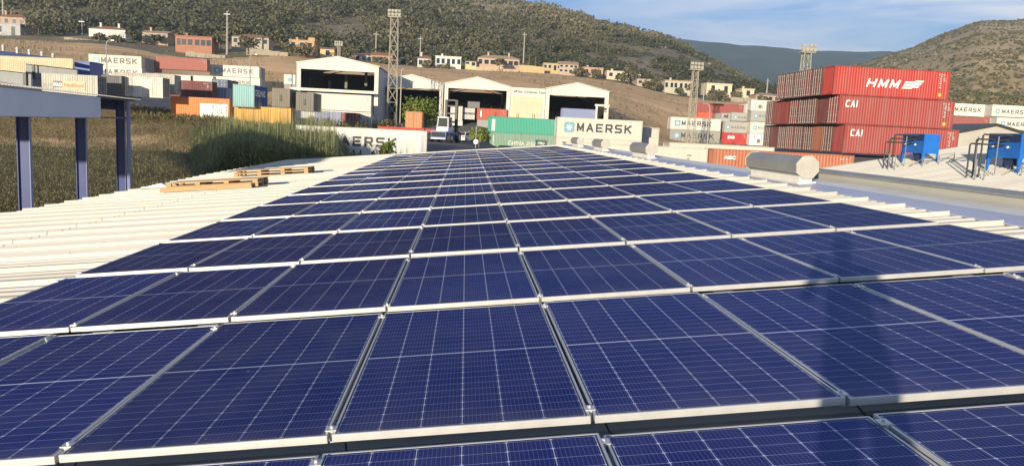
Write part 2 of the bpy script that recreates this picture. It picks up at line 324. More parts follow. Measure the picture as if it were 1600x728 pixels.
M_PARA = mat('grey_parapet_sheet', (.40, .39, .34), (.48, .46, .40), 1.2, rough=.6, stretch=(1, .2, 1))
pa = thing('parapet', 'low grey metal parapet running along the near right edge of the panelled roof', 'parapet', tuple(uvn(7.8, 10, 0)))
pa.matrix_world = Matrix.Identity(4)
pb = MB(); slab(7.70, 7.98, V0, 17.2, -.9, .032, 0, pb); pb.build('panel', M_PARA, pa)
pc = MB(); slab(7.665, 8.04, V0, 17.2, .034, .058, 0, pc); pc.build('capping', mat('dark_grey_capping', (.24, .24, .22), (.30, .30, .27), 2, rough=.5), pa)

# ------------------------------------------------------------------ solar panels: 18 rows of 8
PW, PL = 1.134, 2.279
def panel_material():
    m = bpy.data.materials.new('solar_cells'); m.use_nodes = True; t = m.node_tree; p = t.nodes['Principled BSDF']; N = t.nodes.new; Lk = t.links.new
    def mth(op, a, b=None, c=None):
        n = N('ShaderNodeMath'); n.operation = op
        for i, v in enumerate((a, b, c)):
            if v is None: continue
            if isinstance(v, (int, float)): n.inputs[i].default_value = v
            else: Lk(v, n.inputs[i])
        return n.outputs[0]
    co = N('ShaderNodeTexCoord'); s = N('ShaderNodeSeparateXYZ'); Lk(co.outputs['Object'], s.inputs[0]); x, y = s.outputs[0], s.outputs[1]
    cw, ch = .1823, .0922
    def line(coord, off, pitch):        # distance to the nearest grid line, in metres
        f = mth('FRACT', mth('DIVIDE', mth('SUBTRACT', coord, off), pitch)); return mth('MULTIPLY', mth('MINIMUM', f, mth('SUBTRACT', 1.0, f)), pitch)
    dx = line(x, .0201, cw); ym = mth('ABSOLUTE', mth('SUBTRACT', y, PL/2)); dy = line(ym, .007, ch)
    lx = mth('MULTIPLY', mth('LESS_THAN', dx, .0017), .85); ly = mth('LESS_THAN', dy, .0014); dm = mth('LESS_THAN', mth('ADD', dx, dy), .0088); mid = mth('LESS_THAN', ym, .0068)
    grid = mth('MAXIMUM', mth('MAXIMUM', lx, mth('MULTIPLY', ly, .55)), mth('MAXIMUM', dm, mid))
    bus = mth('MULTIPLY', mth('LESS_THAN', line(x, .0201+.009, cw/10), .0006), .26)
    edge = mth('MAXIMUM', mth('LESS_THAN', x, .0185), mth('MAXIMUM', mth('GREATER_THAN', x, PW-.0185), mth('MAXIMUM', mth('LESS_THAN', y, .0225), mth('GREATER_THAN', y, PL-.0225))))
    fac = mth('MAXIMUM', grid, bus)
    oi = N('ShaderNodeObjectInfo'); vn = N('ShaderNodeTexNoise'); vn.inputs['Scale'].default_value = 1.3; ad = N('ShaderNodeVectorMath'); ad.operation = 'ADD'
    Lk(co.outputs['Object'], ad.inputs[0]); Lk(oi.outputs['Location'], ad.inputs[1]); Lk(ad.outputs[0], vn.inputs[0])
    c0 = N('ShaderNodeMixRGB'); c0.inputs[1].default_value = (.0036, .0110, .095, 1); c0.inputs[2].default_value = (.0052, .0150, .140, 1); Lk(vn.outputs[0], c0.inputs[0])
    c1 = N('ShaderNodeMixRGB'); c1.inputs[2].default_value = (.56, .58, .66, 1); Lk(fac, c1.inputs[0]); Lk(c0.outputs[0], c1.inputs[1])
    c2 = N('ShaderNodeMixRGB'); c2.inputs[2].default_value = (.012, .014, .03, 1); Lk(edge, c2.inputs[0]); Lk(c1.outputs[0], c2.inputs[1])
    pr = N('ShaderNodeMapRange'); pr.inputs[3].default_value = .78; pr.inputs[4].default_value = 1.22; Lk(oi.outputs['Random'], pr.inputs[0]); hv = N('ShaderNodeHueSaturation'); Lk(pr.outputs[0], hv.inputs['Value']); Lk(c2.outputs[0], hv.inputs['Color'])
    dn = N('ShaderNodeTexNoise'); dn.inputs['Scale'].default_value = 2.2; dn.inputs['Detail'].default_value = 8; Lk(ad.outputs[0], dn.inputs[0])
    dust = N('ShaderNodeMapRange'); dust.inputs[1].default_value = .35; dust.inputs[2].default_value = .75; dust.inputs[3].default_value = .04; dust.inputs[4].default_value = .12; Lk(dn.outputs[0], dust.inputs[0])
    band = N('ShaderNodeMapRange'); band.inputs[1].default_value = .22; band.inputs[2].default_value = .012; band.inputs[3].default_value = 0; band.inputs[4].default_value = .16; Lk(y, band.inputs[0])     # dirt that collects along the lower frame
    sp = N('ShaderNodeTexNoise'); sp.inputs['Scale'].default_value = 9; sp.inputs['Detail'].default_value = 3; Lk(ad.outputs[0], sp.inputs[0]); spot = mth('MULTIPLY', mth('GREATER_THAN', sp.outputs[0], .765), .5)
    df = mth('MAXIMUM', mth('ADD', dust.outputs[0], mth('MULTIPLY', band.outputs[0], dn.outputs[0])), spot)
    c3 = N('ShaderNodeMixRGB'); c3.inputs[2].default_value = (.38, .33, .29, 1); Lk(df, c3.inputs[0]); Lk(hv.outputs[0], c3.inputs[1])
    Lk(c3.outputs[0], p.inputs['Base Color']); p.inputs['Roughness'].default_value = .8; p.inputs['Specular IOR Level'].default_value = 0
    gl = N('ShaderNodeBsdfGlossy'); gl.inputs['Roughness'].default_value = .14; gl.inputs['Color'].default_value = (.42, .62, 1, 1)      # anti-reflective glass: the mirror share stays low even at grazing angles
    fr = N('ShaderNodeFresnel'); fr.inputs['IOR'].default_value = 1.35; gf = N('ShaderNodeMapRange'); gf.inputs[1].default_value = .02; gf.inputs[2].default_value = .75; gf.inputs[3].default_value = .03; gf.inputs[4].default_value = .13; Lk(fr.outputs[0], gf.inputs[0])
    ms = N('ShaderNodeMixShader'); Lk(gf.outputs[0], ms.inputs[0]); Lk(p.outputs[0], ms.inputs[1]); Lk(gl.outputs[0], ms.inputs[2]); Lk(ms.outputs[0], t.nodes['Material Output'].inputs[0])
    return m
M_CELL = panel_material()
fw, ft = .011, .035
fm = MB()
for x0, x1, y0, y1 in ((0, PW, 0, fw), (0, PW, PL-fw, PL), (0, fw, fw+.001, PL-fw-.001), (PW-fw, PW, fw+.001, PL-fw-.001)): fm.box(x0, x1, y0, y1, -ft, 0)
for z in (-.012, -.023): fm.box(.002, PW-.002, -.0025, -.0002, z-.0016, z+.0016)
frame_me = fm.mesh('frame', M_ALU)
gm = MB(); gm.box(fw+.0005, PW-fw-.0005, fw+.0005, PL-fw-.0005, -.006, -.0022); glass_me = gm.mesh('glass', M_CELL)
cm_ = MB(); cm_.box(-.034, .014, -.03, .03, .0008, .006); cm_.box(-.0175, -.0025, -.03, .03, -.05, .0006); cm_.tube([(-.01, 0, .006), (-.01, 0, .016)], .008, 6); clamp_me = cm_.mesh('clamp', M_ALU)
ec = MB(); ec.box(-.034, .012, -.03, .03, .0008, .006); ec.box(-.03, -.0025, -.03, .03, -.06, .0006); eclamp_me = ec.mesh('clamp', M_ALU)
br = MB(); br.box(-.075, .075, -.165, -.004, -.082, -.044); br.box(-.075, .075, -.165, -.155, -.044, -.030); bracket_me = br.mesh('bracket', M_ALU)
cb = MB(); cb.tube([(0, .04, -.05), (.01, -.02, -.075), (.035, -.08, -.066), (.05, -.15, -.07), (.06, -.24, -.06)], .004, 6); cable_me = cb.mesh('cable', M_DARK)
ORD = ['first', 'second', 'third', 'fourth', 'fifth', 'sixth', 'seventh', 'eighth', 'ninth', 'tenth', 'eleventh', 'twelfth', 'thirteenth', 'fourteenth', 'fifteenth', 'sixteenth', 'seventeenth', 'eighteenth']
E0 = Matrix([[PM[i][0], PM[i][1], PM[i][2], 0] for i in range(3)]+[[0, 0, 0, 1]])
for rI in range(18):
    v0 = 3.3074+(rI-1)*2.479
    for c in range(8):
        o = bpy.data.objects.new('solar_panel', None); COL.objects.link(o); o.empty_display_size = .2
        w = 'nearest' if rI == 0 else ORD[rI]
        tag(o, f'dark blue framed solar panel, {ORD[c]} from the left in the {w} row from the front', 'solar panel', 'solar panels in rows on the white roof')
        jn = random.uniform(-.003, .003)
        M4 = E0.copy(); M4.translation = Vector(uvn((c-3)*1.154+.01, v0+random.uniform(-.006, .006), jn)); o.matrix_world = M4 @ Matrix.Rotation(random.uniform(-.0022, .0022), 4, 'X') @ Matrix.Rotation(random.uniform(-.002, .002), 4, 'Y')
        link('frame', frame_me, o); link('glass', glass_me, o)
        for yy in ((.10, 2.15) if rI % 3 else (.16, 2.2)): link('clamp', eclamp_me if c == 0 else clamp_me, o, (0, yy+random.uniform(-.04, .04), 0))
        if rI >= 2 and rI < 10:
            for xx in (.21, .98): link('bracket', bracket_me, o, (xx+random.uniform(-.03, .03), 0, 0))
        if rI in (1, 2):
            link('cable', cable_me, o, (.05, 0, 0)); 
# ------------------------------------------------------------------ ridge ventilators
M_VENT = mat('vent_shaded_sheet', (.25, .25, .235), (.31, .305, .28), 1.5, rough=.45, metal=.2)  # barrel coloured dark as its shaded side, end caps lighter as lit
M_VCAP = mat('vent_end_sheet', (.42, .40, .34), (.33, .315, .27), 3, rough=.55)
def ventilator(u, v, L, r, label):
    t = thing('roof_ventilator', label, 'ventilator', (0, 0, 0), 0, 'octagonal ridge ventilators along the right edge of the roof')
    M4 = E0.copy(); M4.translation = Vector(uvn(u, v, EZ+.03)); t.matrix_world = M4
    b = MB(); oc = [(r*1.0*cos(pi/8+k*pi/4), .09+r+r*sin(pi/8+k*pi/4)) for k in range(8)]
    b.prism(oc, 'y', .03, L-.03); b.build('barrel', M_VENT, t)
    c = MB(); oc2 = [(1.08*x, .09+r+(z-.09-r)*1.08) for x, z in oc]; c.prism(oc2, 'y', 0, .028); c.build('end_cap', M_VCAP, t)
    c = MB(); c.prism(oc2, 'y', L-.028, L); c.build('end_cap', M_VCAP, t)
    k = MB(); k.box(-r*.55, r*.55, .1, L-.1, 0, .16); k.box(-r*.8, r*.8, .05, L-.05, 0, .02); k.build('throat', M_CREAM, t)
    s = MB(); s.bar((-r*1.005, .05, .09+r*.62), (-r*1.005, L-.05, .09+r*.62), .02, .012)
    s.build('seam_strip', M_VCAP, t)
ventilator(6.98, 14.35, 2.75, .215, 'nearest octagonal grey ventilator lying on the roof edge beside the parapet')
ventilator(6.98, 26.8, 2.75, .215, 'second octagonal ventilator along the roof edge, in front of the long white container')
ventilator(6.98, 35.8, 2.75, .215, 'third octagonal ventilator along the roof edge, beyond the second one')
ventilator(6.98, 43.7, 2.75, .215, 'farthest octagonal ventilator at the far corner of the panelled roof')
# ------------------------------------------------------------------ neighbouring roof with the two blue filter units
NR = thing('neighbour_shed', 'shed with a bare white ribbed roof carrying the two blue units', 'building')
NZ0, NX0, NS = 6.28, 12.4, .2
def nz_(x): return NZ0+NS*(x-NX0)
nb = MB(); ys = np.arange(2, 26.01, .25); vs = []; 
for y in ys:
    for dy, h in ((-.045, 0), (-.02, .035), (.02, .035), (.045, 0)):
        for x in (8.0, 24): vs.append((x, y+dy, nz_(x)+h))
n = len(vs)//2; nb.add(vs, [(2*i, 2*i+1, 2*i+3, 2*i+2) for i in range(n-1)]); nb.build('roof', M_ROOF, NR)
nw = MB(); nw.prism([(8.2, .2), (23.8, .2), (23.8, nz_(23.8)-.15), (8.2, nz_(8.2)-.15)], 'y', 25.5, 25.75); nw.box(8.2, 8.4, 2, 25.4, .2, nz_(8.2)-.12); nw.build('wall', M_WHITE, NR)
M_BLUE = mat('blue_unit_paint', (.012, .115, .42), (.02, .15, .50), 2, rough=.4)
M_NAVY = mat('navy_panel', (.02, .035, .10), rough=.4)
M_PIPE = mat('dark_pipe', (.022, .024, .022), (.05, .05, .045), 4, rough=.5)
def blue_unit(x, y, s, label):
    z = nz_(x); t = thing('filter_unit', label, 'filter unit', (x, y, z), 0, 'blue filter units standing on the neighbouring roof')
    w, d, h0, h1 = .52*s, 1.25*s, .36*s, .98*s
    b = MB(); b.box(0, w, 0, d, h0, h1); b.build('casing', M_BLUE, t)
    g = MB(); g.box(-.006, -.001, .02, d-.02, h0+.40*s, h1-.02); g.build('front_panel', M_NAVY, t)
    rr = random.Random(3)
    for (lx, ly) in ((0, 0), (w, 0), (0, d), (w, d)):
        zz = NS*lx; sx_ = .05*s; l = MB()
        px = lx if lx == 0 else lx-sx_; py = ly if ly == 0 else ly-sx_
        l.prism([(px-.02*s*(lx == 0), h0+.001), (px+sx_+.05*s*(1 if lx == 0 else 0), h0+.001), (px+sx_, zz), (px, zz)], 'y', py, py+sx_); l.build('leg', M_BLUE, t)
    hp = MB(); hp.prism([(w*.25, h0-.001), (w*.75, h0-.001), (w*.6, h0-.2*s), (w*.4, h0-.2*s)], 'y', d*.35, d*.65); hp.tube([(w*.5, d*.5, h0-.19*s), (w*.5, d*.5, .03)], .05*s, 8); hp.build('hopper', M_NAVY, t)
    for yy in (d*.35, d*.8)[:2]:
        v = MB(); v.tube([(-.008, yy, h1-.34*s), (-.05, yy, h1-.36*s)], .03*s, 6); v.build('valve', M_TWHITE, t)
    p = thing('pipe_run', 'dark pipes rising from the white roof and running to the '+('nearer and larger' if s > .97 else 'farther and smaller')+' blue unit', 'pipes', (x, y, z), 0, 'pipe runs feeding the blue units')
    for k in range(3):
        q = MB(); o = .13*s*k; xx = -.98*s-.07*s*k+.1; zt = h1-.06-.12*s*k; yb = .30*s+o
        q.tube([(xx, yb-.12*s, NS*xx+.03), (xx, yb-.12*s, zt-.03), (xx+.03, yb-.12*s, zt), (-.02, yb, zt)], .021*s, 8); q.build('pipe', M_PIPE, p)
    for xx, yy in ((-.52*s, .1), (-.75*s, .55*s)):
        q = MB(); q.tube([(xx, yy, NS*xx+.03), (xx, yy, h1-.1*s)], .014*s, 6); q.build('support_post', M_STEEL, p)
    q = MB()
    for k in range(2): q.tube([(-1.15*s+.09*k, -.1-.2*k, NS*-1.15+.03), (-1.15*s+.09*k, -.1-.2*k, .30*s)], .016*s, 6)
    q.tube([(-1.15*s, -.1, .16*s), (-.7*s, .05, NS*-.7+.05)], .012, 6); q.build('bracing', M_STEEL, p)
    a = thing('access_frame', 'low galvanised frame on the white roof in front of the '+('nearer' if s > .97 else 'farther')+' blue unit', 'frame', (x, y, z), 0, 'low galvanised frames on the neighbouring roof')
    for k, fx in enumerate((-.3*s, .22*s, .7*s)):
        q = MB(); q.tube([(fx, -.55*s, NS*fx+.02), (fx, -.55*s, NS*fx+.30*s)], .016*s, 6); q.tube([(fx, -.55*s, NS*fx+.26*s), (fx-.25*s, -.2*s, NS*(fx-.25*s)+.04)], .01*s, 6); q.build('post', M_STEEL, a)
    q = MB(); q.tube([(-.3*s, -.55*s, -.06*s+.29*s), (.7*s, -.55*s, .14*s+.29*s)], .012*s, 6); q.build('rail', M_STEEL, a)
_p = at(1440, 256, 23.2); blue_unit(_p[0], _p[1], .95, 'farther blue box unit on legs on the white ribbed roof, nearest the red containers')
_p = at(1590, 267, 18.9); blue_unit(_p[0], _p[1], 1.0, 'nearer blue box unit on legs, cut off by the right edge of the photo')

# ------------------------------------------------------------------ pallets on the roof
M_WOOD = mat('pallet_wood', (.36, .22, .105), (.50, .33, .17), 3, rough=.8, stretch=(.4, 4, 4))
M_WOODG = mat('weathered_wood', (.30, .22, .14), (.40, .31, .21), 3, rough=.85)
def pallet_stack(u, v, rot, layers, L, label, extra):
    t = thing('wooden_pallet', label, 'pallet', (0, 0, 0), 0, 'wooden pallets left on the ribbed roof')
    M4 = E0.copy(); M4.translation = Vector(uvn(u, v, EZ+.058)); t.matrix_world = M4 @ Matrix.Rotation(rot, 4, 'Z'); Wd = .95
    z = 0
    for k in range(layers):
        for i in range(4):
            for yy in (0, Wd/2-.045, Wd-.09):
                b = MB(); x = i*(L-.14)/3; b.box(x, x+.14, yy, yy+.09, z+.02, z+.09); b.build('block', M_WOOD, t)
        b = MB()
        for yy in (0, Wd/2-.045, Wd-.09): b.box(-.01, L+.01, yy-.003, yy+.093, z, z+.0195)
        b.build('bottom_board', M_WOOD, t)
        b = MB()
        for i in range(9): b.box(-.02+random.uniform(-.02, .02), L+.02, i*(Wd-.08)/8, i*(Wd-.08)/8+.08, z+.0905, z+.112)
        b.build('deck_board', M_WOOD if k else M_WOODG, t); z += .113
    if extra:
        b = MB(); b.box(-.12, L*.95, -.17, -.06, -.02, .12); b.build('plank', M_WOOD, t)
    return t
pallet_stack(-8.05, 23.2, radians(-4), 2, 2.65, 'longer stack of tan wooden pallets with a plank, nearer on the ribbed roof', True)
pallet_stack(-8.0, 29.7, radians(-4), 2, 2.75, 'stack of weathered wooden pallets farther back on the roof, nearer the reeds', False)
gs = MB(); _q = uvn(-9.75, 25.3, EZ+.06)
tri = thing('metal_offcut', 'small folded grey metal sheet lying at the roof edge beside a blue pillar', 'sheet'); M4 = E0.copy(); M4.translation = Vector(_q); tri.matrix_world = M4
gs.prism([(0, 0), (1.0, 0), (.75, .14), (.1, .02)], 'y', 0, .3); gs.build('folded_sheet', M_STEEL, tri)

# ------------------------------------------------------------------ blue-fronted open shed on the left
M_SBLUE = mat('slate_blue_fascia', (.42, .48, .63), (.46, .52, .66), .6, rough=.5)
M_COL = mat('blue_steel', (.026, .042, .155), (.036, .055, .19), 1, rough=.45)
M_COLT = mat('pale_blue_steel', (.17, .20, .36), (.20, .23, .38), 1, rough=.45)
SH = thing('open_shed', 'open shed with slate blue fascia, blue steel pillars and cream roof', 'building')
a0, a1 = at(0, 137, 31.2), at(157, 152, 43.6); dv = (a1-a0)/np.linalg.norm((a1-a0)[:2]); dv[2] = 0; nv = np.array([-dv[1], dv[0], 0])  # nv points away to the left
if nv[0] > 0: nv = -nv
Z1, Z0 = 7.69, 6.60
def shp(s, n, z): return tuple(a0[:2]+dv[:2]*s+nv[:2]*n)+(z,)
Ls = float(np.linalg.norm((a1-a0)[:2]))
def shbox(b, s0, s1, n0, n1, z0, z1, mi=0):
    P = [shp(s, n_, z) for z in (z0, z1) for s, n_ in ((s0, n0), (s1, n0), (s1, n1), (s0, n1))]
    b.add(P, [(0,3,2,1),(4,5,6,7),(0,1,5,4),(1,2,6,5),(2,3,7,6),(3,0,4,7)], mi)
b = MB(); shbox(b, -9, Ls, 0, .06, Z0, Z1); b.build('fascia', M_SBLUE, SH)
b = MB(); shbox(b, -9, Ls+7.6, .10, .22, Z0-.02, Z0+.06); shbox(b, Ls, Ls+7.6, .08, .2, Z1-.02, Z1+.06); b.build('eave_beam', M_COL, SH)
b = MB(); P = []
for s in np.arange(-9, Ls+7.9, .3):
    for ds, h in ((0, 0), (.03, .04), (.09, .04), (.12, 0)): P += [shp(s+ds, -.12, Z1+.07+h), shp(s+ds, 12, Z1+.95+h), shp(s+ds, 21, Z1+.05+h)]
b.add(P, [(3*i+k, 3*i+k+1, 3*i+k+4, 3*i+k+3) for i in range(len(P)//3-1) for k in (0, 1)]); b.build('roof', M_ROOF, SH)
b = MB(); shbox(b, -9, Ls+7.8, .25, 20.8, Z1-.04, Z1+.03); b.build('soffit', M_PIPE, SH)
for s in (Ls+.2, Ls+6.1): b = MB(); shbox(b, s, s+.08, .3, 8.8, Z1-.6, Z1-.05); b.build('rafter', M_COL, SH)
for px, D_ in ((3, 31), (46, 34.7), (140, 42.1), (203, 49.4)):
    q = at(px, 200, D_); s = float((q[:2]-a0[:2]) @ dv[:2]); w = .5
    c = MB()      # tapered portal columns leaning with their frame
    for (n0, n1, mi) in ((.30, .34, 1), (.342, .74, 0), (.742, .78, 1)):
        shbox(c, s-.015 if mi == 0 else s-.11, s+.015 if mi == 0 else s+.11, n0, n1, -.2, Z1-.06, 0)
    c.build('pillar', M_COL, SH)
    c = MB(); shbox(c, s-.12, s+.12, .27, .298, -.2, Z0-.04); c.build('pillar_flange', M_COLT, SH)
q = at(196, 220, 48.8); s = float((q[:2]-a0[:2]) @ dv[:2]); c = MB(); c.tube([shp(s, -.05, -.2), shp(s, -.05, Z1-.1)], .12, 8); c.build('downpipe', M_COLT, SH)

# ------------------------------------------------------------------ shipping containers
CW = 2.438
M_ROD = mat('lock_rod_metal', (.50, .48, .45), (.36, .33, .30), 8, rough=.5, metal=.2)
M_FLOOR = mat('container_underside', (.05, .045, .04), rough=.9)
_mc = {}
def corr(L, pitch=.278, dep=.036):
    out = [(0, 0)]; n = int((L-.1)/pitch); x = (L-n*pitch)/2
    for i in range(n): out += [(x+.03, 0), (x+.095, dep), (x+.165, dep), (x+.23, 0)]; x += pitch
    return out+[(L, 0)]
def body_mesh(L, H, kind, m, door):
    key = ('b', round(L, 2), H, kind, m.name, door)
    if key in _mc: return _mc[key]
    b = MB(); w = CW/2; z0, z1 = .16, H-.09; x0, x1 = -L/2+.07, L/2-.07
    if kind == 'reefer':
        b.box(x0, x1, -w+.012, w-.012, z0, z1)
        for x in np.arange(x0+1.2, x1, 1.2):
            for s in (-1, 1): b.box(x-.012, x+.012, *sorted((s*(w-.013), s*(w-.006))), z0+.02, z1-.02)
    else:
        pr = corr(x1-x0)
        for s in (-1, 1):
            vs = []
            for x, d in pr: vs += [(x0+x, s*(w-.012-d), z0), (x0+x, s*(w-.012-d), z1)]
            b.add(vs, [(2*i, 2*i+2, 2*i+3, 2*i+1) for i in range(len(pr)-1)])
        pe = corr(CW-.16, .25)
        for sx_ in (-1, 1):
            if door == sx_: continue
            vs = []
            for y, d in pe: vs += [(sx_*(L/2-.03-d), -w+.08+y, z0), (sx_*(L/2-.03-d), -w+.08+y, z1)]
            b.add(vs, [(2*i, 2*i+2, 2*i+3, 2*i+1) for i in range(len(pe)-1)])
        b.box(x0, x1, -w+.06, w-.06, H-.06, H-.03); b.box(x0, x1, -w+.06, w-.06, .12, .15)
    _mc[key] = b.mesh('body', m); return _mc[key]
def frame_mesh(L, H, m):
    key = ('f', round(L, 2), H, m.name)
    if key in _mc: return _mc[key]
    b = MB(); w = CW/2; e = .002
    for sx_ in (-1, 1):
        for sy in (-1, 1):
            xa, xb = sorted((sx_*(L/2-.005), sx_*(L/2-.13))); ya, yb = sorted((sy*(w-.005), sy*(w-.11)))
            b.box(xa, xb, ya, yb, .121, H-.121)
            xa, xb = sorted((sx_*L/2, sx_*(L/2-.178))); ya, yb = sorted((sy*w, sy*(w-.162)))
            b.box(xa, xb, ya, yb, 0, .118); b.box(xa, xb, ya, yb, H-.118, H)
        xa, xb = sorted((sx_*(L/2-.003), sx_*(L/2-.09))); b.box(xa, xb, -w+.165, w-.165, .02, .155); b.box(xa, xb, -w+.165, w-.165, H-.11, H-.012)
    for sy in (-1, 1):
        ya, yb = sorted((sy*(w-.004), sy*(w-.07))); b.box(-L/2+.18, L/2-.18, ya, yb, .02, .158); b.box(-L/2+.18, L/2-.18, ya, yb, H-.092, H-.006)
    _mc[key] = b.mesh('frame', m); return _mc[key]
def door_meshes(H, m):
    key = ('d', H, m.name)
    if key in _mc: return _mc[key]
    d = MB(); h = H-.28; w = 1.07; d.box(-.02, .02, 0, w, 0, h)
    for z in (h*.2, h*.4, h*.6, h*.8): d.box(-.034, -.021, .06, w-.06, z-.1, z+.1)
    for z in (.15, h*.35, h*.65, h-.15): d.box(-.055, -.0205, w-.075, w+.04, z-.06, z+.06)
    r = MB(); r.tube([(-.075, 0, -.05), (-.075, 0, h+.05)], .026, 6)
    for z in (.1, h*.3, h*.7, h-.1): r.box(-.09, -.036, -.07, .07, z-.035, z+.035)
    hd = MB(); hd.box(-.10, -.085, -.42, .03, h*.43, h*.43+.035)
    _mc[key] = (d.mesh('door', m), r.mesh('lock_rod', M_ROD), hd.mesh('handle', M_ROD)); return _mc[key]
TEXTS = []
def text(parent, s, x, z, size, m, face='front', shear=0, bold=.02, ext=.004, off=.0, L=None, align='LEFT', sx=1, rot=0):
    c = bpy.data.curves.new('lettering', 'FONT'); c.body = s; c.size = size; c.extrude = ext; c.offset = bold*size; c.shear = shear; c.align_x = align; c.space_character = 1.06; c.resolution_u = 4
    o = bpy.data.objects.new('lettering', c); COL.objects.link(o); c.materials.append(m); o.parent = parent
    if face == 'front': o.location = (x, -CW/2-.012-off, z); o.rotation_euler = (pi/2, rot, 0)
    elif face == 'right': o.location = (L/2+.02+off, x, z); o.rotation_euler = (pi/2, 0, pi/2)
    elif face == 'left': o.location = (-L/2-.02-off, x, z); o.rotation_euler = (pi/2, 0, -pi/2)
    o.scale = (sx, 1, 1); TEXTS.append(o); return o
GL_ = {'M': [[(0,0),(0,1),(.5,.16),(1,1),(1,0)]], 'A': [[(0,0),(.5,1),(1,0)],[(.2,.30),(.8,.30)]], 'E': [[(1,1),(0,1),(0,0),(1,0)],[(0,.5),(.85,.5)]], 'R': [[(0,0),(0,1),(.85,1),(1,.87),(1,.57),(.85,.43),(0,.43)],[(.5,.43),(1,0)]],
 'S': [[(1,1),(.15,1),(0,.87),(0,.64),(.15,.52),(.85,.48),(1,.36),(1,.13),(.85,0),(0,0)]], 'K': [[(0,0),(0,1)],[(1,1),(.1,.46)],[(.38,.58),(1,0)]], 'H': [[(0,0),(0,1)],[(1,0),(1,1)],[(0,.5),(1,.5)]], 'C': [[(1,1),(.2,1),(0,.85),(0,.15),(.2,0),(1,0)]], 'I': [[(0,0),(0,1)]], 'L': [[(0,1),(0,0),(1,0)]], 'N': [[(0,0),(0,1),(1,0),(1,1)]], 'D': [[(0,0),(0,1),(.8,1),(1,.8),(1,.2),(.8,0),(0,0)]]}
def strokes(parent, word, x, z, h, w, gap, th, m, shear=0, y=None):      # painted block capitals: h high, w wide, stroke th
    b = MB(); y = -CW/2-.010 if y is None else y; n = 0
    for ch in word:
        ww = 0 if ch == 'I' else w
        for pl in GL_[ch]:
            P = [Vector((x+th/2+p[0]*(ww-th if ww else 0)+shear*(th/2+p[1]*(h-th)), z+th/2+p[1]*(h-th))) for p in pl]
            for i in range(len(P)-1):
                d = P[i+1]-P[i]; u = d.normalized()*(th*.5); v = Vector((-d.y, d.x)).normalized()*(th*.5); yy = y-.0006*n; n += 1
                b.add([(q.x, yy, q.y) for q in (P[i]-u-v, P[i+1]+u-v, P[i+1]+u+v, P[i]-u+v)]+[(q.x, y+.004, q.y) for q in (P[i]-u-v, P[i+1]+u-v, P[i+1]+u+v, P[i]-u+v)], [(0,1,2,3),(0,4,5,1),(1,5,6,2),(2,6,7,3),(3,7,4,0)])
        x += (ww if ww else th)+gap
    return b.build('lettering', m, parent)
M_LOGO = mat('pale_blue_emblem', (.14, .30, .37), (.18, .34, .40), 2, rough=.5)
def star_logo(parent, x, z, s, m=None):
    b = MB(); y = -CW/2-.008; c = .12*s
    b.prism([(x+c, z), (x+s-c, z), (x+s, z+c), (x+s, z+s-c), (x+s-c, z+s), (x+c, z+s), (x, z+s-c), (x, z+c)], 'y', y-.012, y); b.build('emblem', m or M_LOGO, parent)
    st = MB(); pts = []
    for k in range(14):
        r = s*(.40 if k % 2 == 0 else .15); a = pi/2+k*pi/7; pts.append((x+s/2+r*cos(a), z+s/2+r*sin(a)))
    yy = y-.0135; b0 = [(x+s/2, yy-.012, z+s/2)]+[(p[0], yy, p[1]) for p in pts]; st.add(b0, [(0, 1+k, 1+(k+1) % 14) for k in range(14)]); st.build('star', M_TWHITE, parent)
CL = []; M_MARK = mat('faded_marks', (.42, .40, .36), rough=.6)
def cont(label, px, py, D, L=12.19, H=2.9, yaw=0, kind='dry', col=(.5, .1, .08), dirt=.25, door=0, end=False, group='shipping containers in the yard', pos=None, dcol=None, frame=None, cat='container'):
    """Corner at the photo's top-left is the front-left-top one; end=True turns an end towards the camera. door: +-1 picks the end with doors."""
    th = yaw+(pi/2 if end else 0); cx, cy = (-L/2, CW/2) if end else (-L/2, -CW/2)
    q = np.array(pos) if pos is not None else at(px, py, D)
    x = q[0]-(cx*cos(th)-cy*sin(th)); y = q[1]-(cx*sin(th)+cy*cos(th)); z = q[2]-H
    t = thing('shipping_container', label, cat, (x, y, z), th, group); m = paint(col, dirt)
    link('body', body_mesh(L, H, kind, m, door), t); fr = paint(frame or tuple(.82*c for c in col), min(.5, dirt*1.3)); link('frame', frame_mesh(L, H, fr), t)
    if door:
        dm = paint(dcol or col, dirt); dme, rme, hme = door_meshes(H, dm)
        for sy in (-1, 1):
            d = link('door', dme, t); d.location = (door*(L/2-.02), sy*1.09, .14); d.rotation_euler = (0, 0, 0)
            d.scale = (-door, -sy, 1)
            for yy in (.26, .78):
                r = link('lock_rod', rme, d); r.location = (0, yy, 0)
                if yy < .5: h_ = link('handle', hme, r)
    if kind == 'dry' and not end:
        key = ('k', L, H)
        if key not in _mc:
            k_ = MB(); r_ = random.Random(int(L*10))
            for i in range(6):
                if i != 3: k_.box(L/2-1.25+.12*i, L/2-1.17+.12*i, -CW/2-.016, -CW/2-.011, H-.42, H-.31)
            for i in range(5): k_.box(L/2-.75, L/2-.75+.15+.2*r_.random(), -CW/2-.016, -CW/2-.011, H-.62-.10*i, H-.575-.10*i)
            _mc[key] = k_.mesh('lettering', M_MARK)
        link('lettering', _mc[key], t)
    CL.append((t, x, y, z, L, th)); return t
